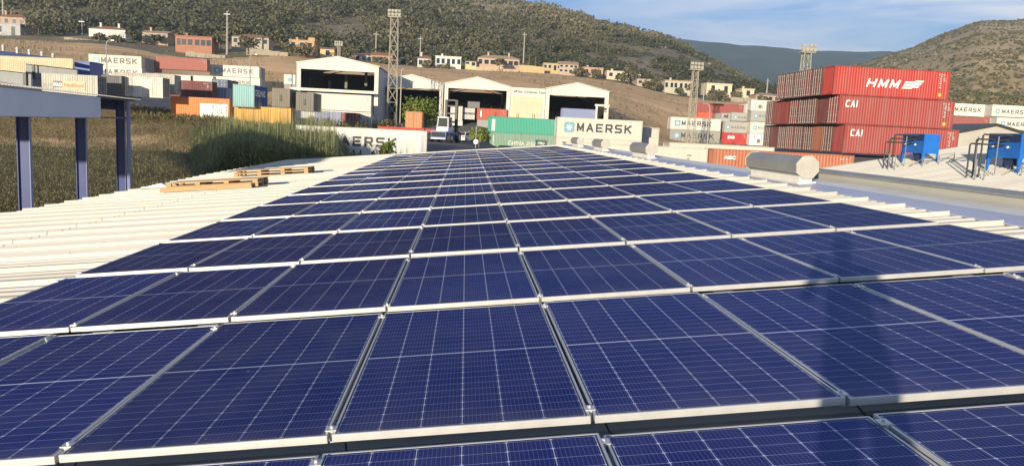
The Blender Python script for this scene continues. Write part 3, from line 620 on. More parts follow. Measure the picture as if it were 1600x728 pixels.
def maersk(t, L, H, col=None, size=1.0, second=None, m=None, x0=.12, hl=.56, logo=True, x1=None):
    s = .50*H*size; z = H*.30
    if logo: star_logo(t, -L/2+L*x0-.35, z-.02*H, s)
    xt = -L/2+(x1 if x1 is not None else L*x0-.35+s+.35*size)
    hh = hl*.78*H*size; strokes(t, 'MAERSK', xt, z+.05*H, hh, .85*hh, .30*hh, .20*hh, m or M_TDARK)
    if second: strokes(t, second, xt, z-.30*H, hh*.8, .7*hh, .25*hh, .12*hh, m or M_TGREY)
RED, RED2, MAR, BRN, ORG = (.37, .036, .027), (.20, .038, .031), (.12, .032, .028), (.145, .052, .040), (.28, .10, .05)
CRM, GRY, GRY2, WHT = (.52, .49, .41), (.27, .265, .24), (.34, .33, .295), (.54, .52, .46)
# the red stack on the right: three layers, deeper behind
GR = 'red containers stacked ends on in the tall block on the right'
c0 = at(1305, 102.5, 79)
lay = [('top', c0, 'ppdddd'), ('middle', c0+np.array([.82, 0, -2.915]), 'dpdddppd'), ('bottom', c0+np.array([1.64, 0, -5.83]), 'pdpddddpd')]
shade = {0: [RED, BRN, RED2, BRN, BRN, RED2], 1: [RED3 := (.28, .048, .040), MAR, BRN, BRN, RED2, RED2, RED2, BRN], 2: [RED3, BRN, ORG, BRN, BRN, RED2, BRN, MAR, BRN]}
pat = {0: 'pddddd', 1: 'dpdddppd', 2: 'pdpddddpd'}
for li, (ln, c, _) in enumerate(lay):
    for k, ch in enumerate(pat[li]):
        dr = -1 if ch == 'd' else 0
        where = 'rearmost' if k == len(pat[li])-1 else ORD[k]+' from the front'
        lab = f'{"red" if shade[li][k] in (RED, RED2, RED3) else "brownish red"} container, {where} in the {ln} layer of the tall red block'
        if k == 0: lab = ['bright red container with slanted white letters and wave emblem, topmost in front', 'red container with three white letters, middle layer at the front of the red block', 'red container with three white letters, lowest visible at the front of the block'][li]
        t = cont(lab, 0, 0, 0, col=shade[li][k], dirt=.28 if k == 0 else .4, door=dr, pos=c+np.array([random.uniform(-.08, .08)*(k > 0), k*2.47, 0]), group=GR)
        if k == 0 and li == 0:
            strokes(t, 'HMM', -2.7, .95, .85, .92, .30, .19, M_TWHITE, shear=.32)
            e = MB()
            for i in range(3):
                zz = .95+i*.27; xs = 1.05+i*.14; pts = [(xs, zz), (xs+1.0, zz+.02), (xs+1.25, zz+.14), (xs+1.75+.1*i, zz+.16), (xs+1.85+.1*i, zz+.36), (xs+1.2, zz+.34), (xs+1.0, zz+.22), (xs+.1, zz+.2)]
                e.prism(pts, 'y', -CW/2-.02, -CW/2-.012)
            e.build('emblem', M_TWHITE, t)
        if k == 0 and li > 0: strokes(t, 'CAI', -5.45, 1.75, .70, .42, .14, .125, M_TWHITE, shear=.08)
        if k == 0:
            mk = MB(); rr = random.Random(li)
            for i in range(7): mk.box(5.0+.06*(i % 2), 5.14+.12*rr.random(), -CW/2-.016, -CW/2-.012, 2.5-.22*i, 2.62-.22*i)
            mk.build('lettering', M_MARK, t)
            if li != 2:
                mk = MB(); mk.box(5.0, 5.3, -CW/2-.018, -CW/2-.012, .35, .68); mk.build('warning_label', mat('yellow_label', (.75, .42, .06), rough=.6), t)
# orange and white containers just beyond the roof
t = cont('rusty orange container directly behind the nearest grey ventilator', 1114.5, 232.5, 65, H=2.9, col=(.40, .13, .06), dirt=.5, door=1)
text(t, 'ABC', -5.1, 2.1, .38, M_TWHITE, bold=.05, sx=1.3)
t = cont('long white refrigerated container beside the orange one, behind the far ventilators', 884, 221.7, 66, kind='reefer', H=2.9, col=CRM, dirt=.2)
rr = random.Random(5); mk = MB()
for i in range(5): mk.box(4.3, 4.7-.15*(i > 0), -CW/2-.012, -CW/2-.008, 2.2-.28*i, 2.3-.28*i)
mk.build('lettering', M_TGREY, t)
mk = MB(); mk.tube([(-3.6+1.2*i/10, -CW/2-.03, 1.2+.75*sin(pi*i/10)**.7-.25*i/10) for i in range(11)], .035, 6); mk.build('loose_cable', M_PIPE, t)
cont('white container roof just showing above the long white one, under the grey lettered container', 1046, 222.5, 76, kind='reefer', col=CRM, dirt=.15, L=10.5)
M40 = 'white containers with large dark lettering'
t = cont('big cream container with blue star emblem and dark lettering, right of the green pair', 870.8, 182.7, 111, kind='reefer', col=CRM, dirt=.08, group=M40); maersk(t, 12.19, 2.9, hl=.52, x0=.115)
t = cont('cream container under the big lettered cream one, half hidden by the roof', 868.6, 214.2, 110.5, kind='reefer', col=CRM, dirt=.25, group=M40)
t = cont('small cream container seen end on right of the big lettered cream one', 1005.5, 199, 117, L=6.06, H=2.59, col=CRM, dirt=.2, end=True, door=-1)
t = cont('cream container end below the small cream one, lower and wider', 1004, 214.2, 115.5, L=6.06, H=2.59, col=CRM, dirt=.2, end=True)
# green pair
GP = 'green containers stacked two high'
t = cont('bright green container, upper of the stacked green pair', 767.5, 181.6, 138, H=2.85, yaw=radians(11), col=(.055, .34, .235), dirt=.3, group=GP)
w_ = MB(); w_.box(-5.95, -5.3, -CW/2-.014, -CW/2-.008, .35, 2.35); w_.build('white_panel', paint((.62, .66, .58), .3), t)
t2 = cont('faded green container with worn white lettering, lower of the stacked green pair', 767.3, 207, 138, H=2.85, yaw=radians(11), col=(.20, .33, .235), dirt=.55, group=GP)
text(t2, 'CHINA SHIPPING', -3.0, .85, .95, mat('worn_white_letters', (.70, .70, .60), (.30, .36, .27), 3, rough=.6, lo=.42, hi=.6), bold=.05, sx=.98)
for i in range(5): text(t2, 'CSCLU'[i], -5.75, 2.05-.38*i, .4, M_TWHITE, bold=.06)
# right-hand middle stacks
G2 = 'grey and white lettered containers in the far middle stack'
t = cont('white container with star emblem, above the grey lettered one left of the red block', 1048, 182.5, 185, kind='reefer', col=WHT, dirt=.1, group=G2); maersk(t, 12.19, 2.9, hl=.5, x0=.115, size=.95)
t = cont('grey container with star emblem directly under the white lettered one', 1047, 201.9, 185, kind='reefer', col=GRY, dirt=.25, group=G2); maersk(t, 12.19, 2.9, hl=.55, x0=.115, size=.95)
t = cont('short red container with white round letters, beside the grey lettered one', 1129, 207.2, 186, L=6.06, H=2.8, col=(.40, .03, .03), dirt=.15, group=G2); text(t, 'DO', -1.7, 1.45, .95, M_TWHITE, bold=.07, sx=1.1)
t = cont('short pale grey lettered container standing on the short red one', 1132.5, 189.6, 186.5, L=6.06, H=2.7, col=GRY2, dirt=.15, group=G2); star_logo(t, -2.6, .9, .95); strokes(t, 'MAERSK', -1.35, 1.05, .6, .55, .17, .11, M_TGREY)
t = cont('short grey lettered container, topmost above the short red one', 1143, 175.5, 187, L=6.06, H=2.05, col=GRY2, dirt=.2, group=G2); star_logo(t, -2.4, .5, .85); strokes(t, 'MAERSK', -1.25, .65, .5, .5, .16, .10, M_TGREY)
t = cont('narrow grey container end with two dark letters, left of the topmost short grey one', 1127, 176.5, 188, L=6.06, H=2.59, col=GRY2, dirt=.25, end=True, group=G2)
text(t, 'AE', 0, 1.5, .95, M_TDARK, face='left', L=6.06, align='CENTER', bold=.06)
cont('brownish red container, highest and farthest in the middle stack', 1089, 160.5, 200, H=2.45, col=(.28, .06, .05), dirt=.25, group=G2)
cont('orange red container directly under the brownish red farthest one', 1090.5, 175.3, 199.9, L=6.06, H=2.59, col=(.62, .10, .05), dirt=.1, group=G2)
cont('small white container end beside the brownish red farthest one', 1165, 162, 199, L=6.06, H=2.59, col=WHT, dirt=.2, end=True, door=-1, group=G2)
for i, (x, y, c, h, lb, lab) in enumerate(((1174, 156, (.60, .58, .50), 2.55, 0, 'pale beige container, topmost of the column touching the red block'), (1173.5, 173, GRY2, 2.5, 1, 'grey lettered container, second from the top beside the red block'), (1172.5, 190, WHT, 2.75, 1, 'white lettered container, third from the top beside the red block'), (1171.5, 208.5, (.66, .67, .62), 2.9, 0, 'pale refrigerated container with machine end, lowest beside the red block'))):
    t = cont(lab, x, y, 184, L=6.06, H=h, kind='reefer', col=c, dirt=.2, group=G2)
    if lb: star_logo(t, -2.2, .9, .85); strokes(t, 'MAERSK', -1.05, 1.1, .55, .5, .16, .10, M_TGREY)
    else:
        for xx in (-1.9, -.2, 1.6): f_ = MB(); f_.box(xx, xx+.12, -CW/2-.02, -CW/2-.008, .3, h-.3); f_.build('post', M_TGREY, t)
        f_ = MB(); f_.box(-1.2, -.4, -CW/2-.015, -CW/2-.008, h*.25, h*.55); f_.build('vent_panel', M_TGREY, t)
G3 = 'containers showing behind the right end of the red block'
t = cont('cream lettered container peeping out beyond the right end of the red block', 1478, 160.6, 175, L=6.06*1.55, H=2.8, kind='reefer', col=(.66, .62, .52), dirt=.15, group=G3); strokes(t, 'MAERSK', -2.4, 1.0, .95, .8, .28, .17, M_TDARK)
cont('dull red container under the cream lettered one beyond the red block', 1480, 181.5, 174, L=6.06*1.65, H=2.9, col=(.27, .07, .055), dirt=.25, group=G3, door=1)
t = cont('pale container with star emblem at the far right, upper of two', 1551, 163.5, 178, kind='reefer', H=2.7, col=(.62, .59, .50), dirt=.15, group=G3); star_logo(t, -5.2, .75, 1.0); strokes(t, 'MAERSK', -3.6, .8, .9, .8, .28, .16, M_TDARK)
t = cont('pale container with star emblem at the far right, lower of two', 1558, 183.3, 177, kind='reefer', H=2.7, col=(.60, .57, .49), dirt=.2, group=G3); star_logo(t, -5.0, .85, .95); strokes(t, 'MAERSK', -3.4, .85, .88, .8, .28, .16, M_TDARK)
# left yard
GL = 'containers in the left yard below the houses'
t = cont('cream lettered container with grey emblem, upper of the leftmost tall pair', 138, 84.3, 195, kind='reefer', col=(.52, .49, .41), dirt=.2, group=GL); maersk(t, 12.19, 2.9, hl=.55, x0=.12, m=M_TDARK)
t = cont('brighter cream lettered container directly under the upper leftmost one', 139, 102.3, 195, kind='reefer', col=WHT, dirt=.12, group=GL); maersk(t, 12.19, 2.9, hl=.55, x0=.12, m=M_TGREY)
for i, (c, lab) in enumerate((((.30, .32, .36), 'grey blue container end, first behind the upper leftmost lettered one'), ((.45, .46, .47), 'pale grey container end, second behind the upper leftmost lettered one'), ((.20, .045, .05), 'dark red container end, third behind the upper leftmost lettered one'), ((.10, .13, .20), 'dark blue container end, fourth behind the upper leftmost lettered one'))):
    q = at(138, 84.3, 195); cont(lab, 0, 0, 0, col=c, dirt=.2, door=1, pos=q+np.array([.1, 2.5*(i+1), -.1]), group=GL)
    cont(lab.replace('upper', 'lower').replace('first', 'next'), 0, 0, 0, col=tuple(.8*k+.1 for k in c), dirt=.2, pos=q+np.array([.1, 2.5*(i+1), -3.05]), group=GL) if i < 2 else None
t = cont('red brown container on the long white ones, left of the tall white lettered pair', 243.5, 88.5, 200, L=12.19, H=2.9, col=(.30, .09, .065), dirt=.2, group=GL, door=1)
cont('long white container under the red brown one, left half of the white strip', 226.5, 114.4, 193, L=11.2, kind='reefer', col=WHT, dirt=.08, group=GL)
cont('short white container under the red brown one, right half of the white strip', 297, 117.6, 193, L=5.3, kind='reefer', col=WHT, dirt=.08, group=GL)
t = cont('tall white container with emblem and grey lettering, upper of three beside the red brown one', 327.8, 100.8, 205, kind='reefer', col=WHT, dirt=.08, group=GL); maersk(t, 12.19, 2.9, hl=.52, x0=.115, m=M_TGREY)
t = cont('white container with two rows of faded lettering, middle of three behind the teal end', 329, 118.3, 205, kind='reefer', col=WHT, dirt=.15, group=GL); maersk(t, 12.19, 2.9, hl=.42, logo=False, x1=3.4, second='SEALAND', m=M_TGREY)
t = cont('white container with a large dark letter, lowest of three behind the teal end', 330, 135.6, 205, kind='reefer', col=WHT, dirt=.25, group=GL); strokes(t, 'A', .2, .3, 1.7, 1.4, .3, .3, M_TDARK)
for i, (c, dz) in enumerate((((.30, .34, .40), .1), ((.45, .47, .50), 3.0))):
    q = at(327.8, 100.8, 205); cont(['slate blue container end behind the tall white lettered one', 'pale grey container end behind the middle white lettered one'][i], 0, 0, 0, col=c, dirt=.2, door=1, pos=q+np.array([.2, 2.6, -dz]), group=GL)
cont('dark maroon container above the orange one in the left yard', 263, 124.5, 122, L=6.4, H=2.59, col=(.13, .025, .026), dirt=.25, group=GL, door=-1)
t = cont('orange container half covered by a white scrawled panel, among weeds in the left yard', 266.5, 150.3, 108, L=7.65, H=2.59, col=(.58, .19, .05), dirt=.15, group=GL)
w_ = MB(); w_.box(0.0, 3.62, -CW/2-.03, -CW/2-.012, -.05, 1.85); w_.build('white_panel', WP := paint((.72, .70, .62), .3), t)
g_ = MB(); rr = random.Random(8)
for row in range(2):
    x = .3
    while x < 3.2:
        z = 1.68-.75*row
        for k in range(rr.choice((2, 3))):
            xa, za = x+rr.uniform(0, .4), z-rr.uniform(0, .65); g_.bar((xa, -CW/2-.036, za), (xa+rr.uniform(-.25, .3), -CW/2-.036, za-rr.uniform(.1, .5)), .008, .085)
        x += .55
g_.build('scrawl', M_TDARK, t)
t = cont('weathered grey container with white and orange lettering behind the blue shed', 64.5, 114, 97, L=6.4, H=2.59, col=(.42, .42, .36), dirt=.5, door=1, dcol=(.035, .05, .11), group=GL)
w_ = MB(); w_.box(-1.9, -.85, -CW/2-.02, -CW/2-.012, 1.0, 1.75); w_.build('dark_panel', paint((.15, .16, .13), .3), t)
w_ = MB(); w_.box(-.8, 1.75, -CW/2-.02, -CW/2-.012, .85, 1.8); w_.build('peach_panel', paint((.72, .42, .26), .3), t)
text(t, 'P&O', -1.83, 1.15, .48, M_TWHITE, bold=.05, off=.012); text(t, 'Nedlloyd', -.65, 1.12, .58, mat('orange_letters', (.60, .16, .06), rough=.6), bold=.03, off=.012)
cont('dark grey container in the shade between the two weathered ones', 158.5, 117, 103, L=6.06, H=2.59, col=(.10, .10, .10), dirt=.3, end=True, group=GL)
cont('whitish streaked container with a dark grey end, middle of the left yard', 177.5, 117.7, 104, L=6.06, H=2.59, col=(.60, .58, .50), dirt=.75, door=1, dcol=(.16, .17, .17), group=GL)  # end doors darker than the body
cont('dirty pale container just showing above the streaked one', 177, 112.4, 110, L=8.0, H=2.59, col=(.40, .38, .32), dirt=.8, group=GL)
cont('slate blue container end right of the maroon one', 328.5, 136, 128, L=6.06, H=2.5, col=(.20, .24, .32), dirt=.2, end=True, door=-1, group=GL)
cont('dark blue container end above the slate blue one', 331, 123.5, 129, L=6.06, H=2.59, col=(.08, .11, .17), dirt=.2, end=True, door=-1, group=GL)
# a teal end with a blue long side
t = cont('container with a pale teal ribbed end and a dark blue lettered side', 363.7, 131.3, 93, L=6.06, H=2.59, col=(.03, .07, .23), dirt=.08, end=True, group=GL, frame=(.16, .25, .26))
e_ = MB(); vs = []; pr = corr(CW-.2, .25)
for y, d in pr: vs += [(-3.045+d, -CW/2+.1+y, .14), (-3.045+d, -CW/2+.1+y, 2.47)]
e_.add(vs, [(2*i, 2*i+1, 2*i+3, 2*i+2) for i in range(len(pr)-1)]); e_.build('end_wall', paint((.22, .42, .42), .35), t)
text(t, 'DELMAS', -2.6, 1.35, 1.0, M_TWHITE, bold=.03, sx=1.15)
for i, (x, y, D_, c, lab) in enumerate(((425, 137.5, 112, (.18, .155, .12), 'grey brown container end with a dark mark, right of the blue lettered side'), (441, 143, 114, (.20, .175, .135), 'grey brown container end between two others of its kind'), (462.5, 144, 113, (.16, .15, .125), 'grey brown container end against the tall white stack'))):  # dark grey brown takes the shade on these ends into the paint
    t = cont(lab, x, y, D_, L=6.06, H=2.59, col=c, dirt=.4, end=True, group=GL); mk = MB(); mk.box(-3.06, -3.045, -.12, .12, .8, 1.7); mk.build('dark_mark', M_TDARK, t)
cont('yellow orange container half hidden by the reeds', 365.8, 165, 94, L=6.5, H=2.59, col=(.62, .33, .06), dirt=.25, door=1, group=GL)
for i, (x, c, lab) in enumerate(((470, (.46, .45, .42), 'pale grey ribbed container in the low row behind the reeds'), (491.5, (.18, .21, .33), 'slate blue container in the low row behind the reeds'), (512, (.25, .27, .36), 'grey blue container in the low row behind the reeds'), (532.5, (.18, .03, .03), 'dark red container at the right end of the low row behind the reeds'))):  # slate and grey blue put the shade on these ends into the colour
    cont(lab, x, 172.2+.055*(x-470), 133, L=6.06, H=2.59, col=c, dirt=.2, end=True, group=GL, door=-1 if i in (1, 3) else 0)
t = cont('white ribbed container in front of the left hangar, upper of the tall white stack', 479.5, 144.5, 138, L=10.9, H=2.9, col=WHT, dirt=.06, group=GL)
t = cont('white ribbed container in front of the left hangar, lower of the tall white stack', 479.5, 170.4, 138, L=10.9, H=2.9, col=WHT, dirt=.15, group=GL); text(t, 'ITALIA', .2, 1.55, 1.15, M_TGREY, bold=0, sx=1.05)
cont('white container with a small square emblem, left of the left hangar', 443.5, 116, 172, L=6.06, H=2.2, col=WHT, dirt=.1, end=True, group=GL)
_t = CL[-1][0]; e_ = MB(); e_.box(-3.06, -3.045, -.35, .35, .75, 1.5); e_.build('emblem', M_LOGO, _t)
cont('grey container under the small white emblem container beside the left hangar', 444, 131.2, 171.8, L=6.06, H=2.59, col=GRY, dirt=.25, end=True, group=GL)
# behind the reeds at the roof's far edge
t = cont('white container with big black lettering in two rows, behind the reeds', 462, 195.5, 75, kind='reefer', H=2.9, col=(.66, .63, .55), dirt=.35, group=GL); strokes(t, 'MAERSK', -3.0, 1.22, .90, .80, .29, .20, M_TDARK); strokes(t, 'SEALAND', -2.9, .1, .78, .68, .25, .12, M_TDARK)
mk = MB(); mk.box(5.5, 6.0, -CW/2-.012, -CW/2-.008, .2, 2.6); mk.build('grey_patch', paint((.45, .45, .46), .4), t)
cont('cream container roof just behind the white one lettered in black', 505, 197.6, 80.5, kind='reefer', L=8.9, H=2.9, col=(.74, .64, .46), dirt=.2, group=GL)
cont('red container roof just under the square orange container end', 590, 197.3, 103, L=6.0, H=2.59, col=(.42, .05, .04), dirt=.2, group=GL)
t = cont('square orange container end with doors, standing in front of the round tree', 633.7, 173.6, 116, L=6.06, H=2.45, col=(.50, .20, .07), dirt=.25, end=True, door=-1, group=GL)
cont('red container carrying the square orange container', 625, 199.3, 115, L=6.06, H=2.0, col=(.42, .06, .05), dirt=.2, group=GL)
# inside the hangars
GH = 'containers inside the hangars'
cont('white container standing upright in view inside the middle hangar', 704, 165.5, 160, L=6.06, H=2.9, kind='reefer', col=WHT, dirt=.08, end=True, door=-1, group=GH)
cont('white container lower half under the white one in the middle hangar', 704, 188, 160, L=6.06, H=1.4, kind='reefer', col=WHT, dirt=.2, end=True, group=GH)
t = cont('pale grey lettered container in the middle hangar, between the white and the red one', 723.5, 168.5, 161, L=6.06, H=2.3, col=(.46, .45, .40), dirt=.15, end=True, group=GH); text(t, 'CRONOS', 0, 1.0, .55, M_TDARK, face='left', L=6.06, align='CENTER', bold=.05)
cont('dark grey container stacked above the pale grey lettered one in the hangar', 731, 158.5, 162, L=6.06, H=1.3, col=(.16, .16, .15), dirt=.2, end=True, group=GH)
t = cont('red brown ribbed container inside the middle hangar, right side', 745.5, 169, 161, L=6.06, H=2.3, col=(.42, .09, .05), dirt=.1, group=GH); mk = MB(); mk.box(-2.35, -2.05, -CW/2-.018, -CW/2-.012, .55, 1.85); mk.build('white_patch', M_TWHITE, t)
cont('greyish container under the red brown one in the middle hangar', 745.5, 186.5, 161, L=6.06, H=1.7, col=(.30, .29, .27), dirt=.2, group=GH)
cont('blue grey ribbed container inside the right hangar', 878.5, 169, 157, L=6.8, H=2.59, col=(.20, .24, .38), dirt=.1, group=GH)
# ------------------------------------------------------------------ hangars
M_HANG = mat('hangar_cream_sheet', (.60, .57, .49), (.53, .50, .43), .3, rough=.6, stretch=(2, 2, .2))
M_HSIDE = mat('hangar_shaded_side', (.42, .44, .47), (.36, .38, .42), .4, rough=.6)  # blue grey colours in the shade on the side walls
M_INNER = mat('hangar_inner_shade', (.028, .028, .028), (.045, .043, .04), .3, rough=.9)  # near black paints in the darkness of the open interiors
M_BEIGE = mat('beige_sliding_door', (.62, .50, .34), (.56, .45, .31), .5, rough=.7)
def hangar(label, xl, yl, xp, yp, xr, yr, D, zb, fas, depth, post=(1, 1), group='open fronted gabled hangars in a row'):
    A, P, B = at(xl, yl, D), at(xp, yp, D), at(xr, yr, D); y = D
    t = thing('hangar', label, 'hangar', (A[0], y, zb), 0, group); w = B[0]-A[0]; hA, hP, hB = A[2]-zb, P[2]-zb, B[2]-zb; hA = hB = (hA+hB)/2; xm = P[0]-A[0]; fz = hA-fas
    b = MB(); b.prism([(0, fz), (w, fz), (w, hB), (xm, hP), (0, hA)], 'y', -.15, .15); b.build('gable', M_HANG, t)
    b = MB(); b.prism([(-.2, hA+.02), (xm, hP+.04), (w+.2, hB+.02), (w+.2, hB+.20), (xm, hP+.24), (-.2, hA+.20)], 'y', -.05, depth); b.build('roof', M_ROOF, t)
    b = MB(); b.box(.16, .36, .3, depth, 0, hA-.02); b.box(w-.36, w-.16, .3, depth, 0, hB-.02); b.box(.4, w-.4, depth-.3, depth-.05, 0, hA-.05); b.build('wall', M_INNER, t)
    b = MB(); b.box(0, .14, .2, depth, 0, hA-.04); b.box(w-.14, w, .2, depth, 0, hB-.04); b.build('side_cladding', M_HSIDE, t)
    for on, x0 in zip(post, (0, w-.75)):
        if on: p = MB(); p.box(x0, x0+.75, -.16, .45, 0, fz-.003); p.build('post', M_HANG, t)
    for k in range(3):
        tr = MB(); yy = depth*(.15+.3*k); tr.bar((.4, yy, fz-.1), (xm, yy, hP-.8), .14); tr.bar((xm, yy, hP-.8), (w-.4, yy, fz-.1), .14); tr.build('roof_truss', M_STEEL, t)
    return t, w, fz, hP
zl = 7.0
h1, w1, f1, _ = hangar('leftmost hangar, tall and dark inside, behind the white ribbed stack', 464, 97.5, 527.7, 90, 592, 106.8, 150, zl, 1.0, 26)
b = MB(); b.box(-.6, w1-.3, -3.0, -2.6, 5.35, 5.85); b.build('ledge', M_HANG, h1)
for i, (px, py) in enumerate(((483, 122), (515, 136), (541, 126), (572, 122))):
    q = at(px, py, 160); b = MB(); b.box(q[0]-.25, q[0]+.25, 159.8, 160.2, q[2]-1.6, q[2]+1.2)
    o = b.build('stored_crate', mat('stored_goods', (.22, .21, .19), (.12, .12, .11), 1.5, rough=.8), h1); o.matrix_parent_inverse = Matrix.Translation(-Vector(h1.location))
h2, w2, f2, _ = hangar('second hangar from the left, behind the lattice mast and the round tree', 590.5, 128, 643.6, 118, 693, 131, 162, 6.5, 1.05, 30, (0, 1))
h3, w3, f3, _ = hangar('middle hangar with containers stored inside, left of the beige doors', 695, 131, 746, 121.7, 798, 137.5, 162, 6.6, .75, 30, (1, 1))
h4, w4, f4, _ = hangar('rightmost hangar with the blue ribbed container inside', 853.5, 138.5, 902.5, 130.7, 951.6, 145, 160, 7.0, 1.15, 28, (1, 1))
A, B = at(798, 136.6, 161.5), at(853, 138.4, 161.5)
bk = thing('entrance_block', 'cream block with beige sliding doors and a small dark sign, between two hangars', 'building', (A[0]+.1, 161.2, 6.9)); wB = B[0]-A[0]-.2; hB = A[2]-6.9
b = MB(); b.box(0, wB, 0, 12, 0, hB); b.build('wall', M_HANG, bk)
for i in range(2):
    d = MB(); d.box(.35+i*(wB-.9)/2, .35+(i+1)*(wB-.9)/2-.02, -.12, -.01, 0, hB-1.75); dd = d.build('sliding_door', M_BEIGE, bk)
    for k in range(2): g = MB(); g.box(1.35+i*3.2+.35*k, 1.5+i*3.2+.35*k, -.135, -.121, 2.55, 3.6); g.build('handle_plate', mat('brown_plate', (.20, .14, .08), rough=.7), dd)
o = text(bk, 'Star Container Team', 1.15, hB-1.05, .62, mat('sign_green_letters', (.045, .12, .11), rough=.6), bold=.03, sx=1.02); o.location = (1.35, -.02, hB-1.0)
e = MB(); e.prism([(.55, hB-1.1), (.85, hB-.95), (.95, hB-.6), (.7, hB-.75)], 'y', -.03, -.012); e.prism([(.88, hB-.95), (1.25, hB-.85), (1.2, hB-.55), (1.0, hB-.6)], 'y', -.03, -.012); e.build('emblem', M_TDARK, bk)
# tall side frame right of the last hangar
t = thing('loading_frame', 'white post frame with dark forks right of the last hangar', 'frame', tuple(at(930, 187, 156)))
b = MB(); q = at(930, 187, 156)
for dx in (0, 2.2): b.box(dx, dx+.35, 0, .35, -2, 2.6)
b.box(-.2, 2.7, -.02, .33, 2.61, 3.0); b.build('frame', M_HANG, t); b = MB(); b.box(.5, 4.6, .4, .6, 2.2, 2.35); b.box(2.6, 4.2, .4, .6, 1.9, 2.05); b.build('fork', M_PIPE, t)

# ------------------------------------------------------------------ the cream industrial building at the far left
M_CRSH = mat('cream_corrugated_canopy', (.55, .48, .31), (.48, .41, .26), .6, rough=.6)
M_GSH = mat('grey_cladding', (.24, .25, .25), (.29, .30, .29), .5, rough=.7)
M_BROOF = mat('dark_blue_roof', (.05, .075, .17), (.07, .095, .20), .4, rough=.5)
def quadwall(b, a, c, z0=None, th=.25):      # wall between two top points, standing to z0
    a = np.array(a); c = np.array(c); d = (c-a)[:2]/np.linalg.norm((c-a)[:2]); nn = np.array([-d[1], d[0]])*th
    v = [(*a[:2], z0), (*c[:2], z0), (*(c[:2]+nn), z0), (*(a[:2]+nn), z0), tuple(a), tuple(c), (*(c[:2]+nn), c[2]), (*(a[:2]+nn), a[2])]
    b.add(v, [(0,3,2,1),(4,5,6,7),(0,1,5,4),(1,2,6,5),(2,3,7,6),(3,0,4,7)])
def slabq(b, P, th):                         # sloping sheet: four points, thickened downwards
    P = [np.array(p) for p in P]; v = [tuple(p) for p in P]+[(p[0], p[1], p[2]-th) for p in P]
    b.add(v, [(0,1,2,3),(7,6,5,4),(0,4,5,1),(1,5,6,2),(2,6,7,3),(3,7,4,0)])
FB = thing('industrial_building', 'low industrial building with two cream canopies and a blue roof at far left', 'building')
def canopy(xl, yt0, yb0, xr, yt1, yb1, Da, Db, nrib):
    TL, TR, BL, BR = at(xl, yt0, Da+1.2), at(xr, yt1, Db+1.2), at(xl, yb0, Da), at(xr, yb1, Db); b = MB(); slabq(b, [BL, BR, TR, TL], .12)
    for i in range(nrib):
        f = (i+.5)/nrib; p = BL+(BR-BL)*f; q = TL+(TR-TL)*f; b.bar(p+np.array([0, -.03, .03]), q+np.array([0, -.03, .03]), .12, .05)
    b.build('canopy', M_CRSH, FB); return TL, TR, BL, BR
c1 = canopy(-70, 84, 86.5, 113.5, 92.3, 106.8, 175, 150, 60)
c2 = canopy(-70, 86.5, 101, 40, 97, 112.8, 150, 137, 40)
b = MB(); quadwall(b, c1[2]+np.array([0, 1.5, -.05]), c1[3]+np.array([0, 1.5, -.05]), 7.5); quadwall(b, c2[2]+np.array([0, 1.5, -.05]), c2[3]+np.array([0, 1.5, -.05]), 7); b.build('wall', M_GSH, FB)
for px in (38, 52):
    q = at(px, 118, 138.5 if px == 38 else 158); b = MB(); b.box(q[0]-.25, q[0]+.25, q[1], q[1]+.3, 6, at(px, 100 if px == 52 else 112, q[1])[2]); b.build('downpipe', M_PIPE, FB)
b = MB(); slabq(b, [at(-70, 86, 182), at(113, 93.5, 158), at(76, 89.3, 176), at(-70, 71, 196)], .2); b.build('roof', M_BROOF, FB)
for i, (px, py) in enumerate(((5, 75.8), (27, 79.6), (46, 82.7), (65.5, 86), (83, 88.8))):
    q = at(px, py, 180); b = MB(); b.tube([(q[0], q[1], q[2]-.6), (q[0], q[1], q[2]+.25)], .28, 8); b.tube([(q[0], q[1], q[2]+.26), (q[0], q[1], q[2]+.75)], .42, 10, r2=.2); b.build('roof_vent', M_WHITE, FB)
b = MB(); q = at(116, 96.6, 168); q2 = at(140, 99.5, 168); b.box(q[0], q2[0], 168, 174, 8, q[2]); BB = thing('blue_shed', 'dark blue metal shed end between the cream canopy and the lettered containers', 'shed'); b.build('wall', mat('royal_blue_sheet', (.045, .085, .28), (.06, .10, .32), .8, rough=.5), BB)
b = MB(); b.box(q[0]-.2, q2[0]+.2, 167.8, 174.2, q[2]+.003, q[2]+.16); b.build('roof', M_BROOF, BB)
# gabled grey shed behind the neighbour roof
GSD = thing('gabled_shed', 'pale grey gabled shed with dark roof edge beyond the blue units', 'shed')
y = 104; P, L_ = at(1555.7, 197.3, y), at(1519, 204.2, y); sl = (P[2]-L_[2])/(P[0]-L_[0]); hw = 9; zb = 5.2
b = MB(); b.prism([(P[0]-hw, zb), (P[0]+hw, zb), (P[0]+hw, P[2]-hw*sl), (P[0], P[2]), (P[0]-hw, P[2]-hw*sl)], 'y', y, y+.3); b.build('wall', mat('pale_grey_cladding', (.42, .40, .34), (.36, .345, .30), .5, rough=.7), GSD)
b = MB(); b.prism([(P[0]-hw-.4, P[2]-(hw+.4)*sl+.03), (P[0], P[2]+.03), (P[0]+hw+.4, P[2]-(hw+.4)*sl+.03), (P[0]+hw+.4, P[2]-(hw+.4)*sl+.36), (P[0], P[2]+.36), (P[0]-hw-.4, P[2]-(hw+.4)*sl+.36)], 'y', y-.4, y+16); b.build('roof', M_PIPE, GSD)

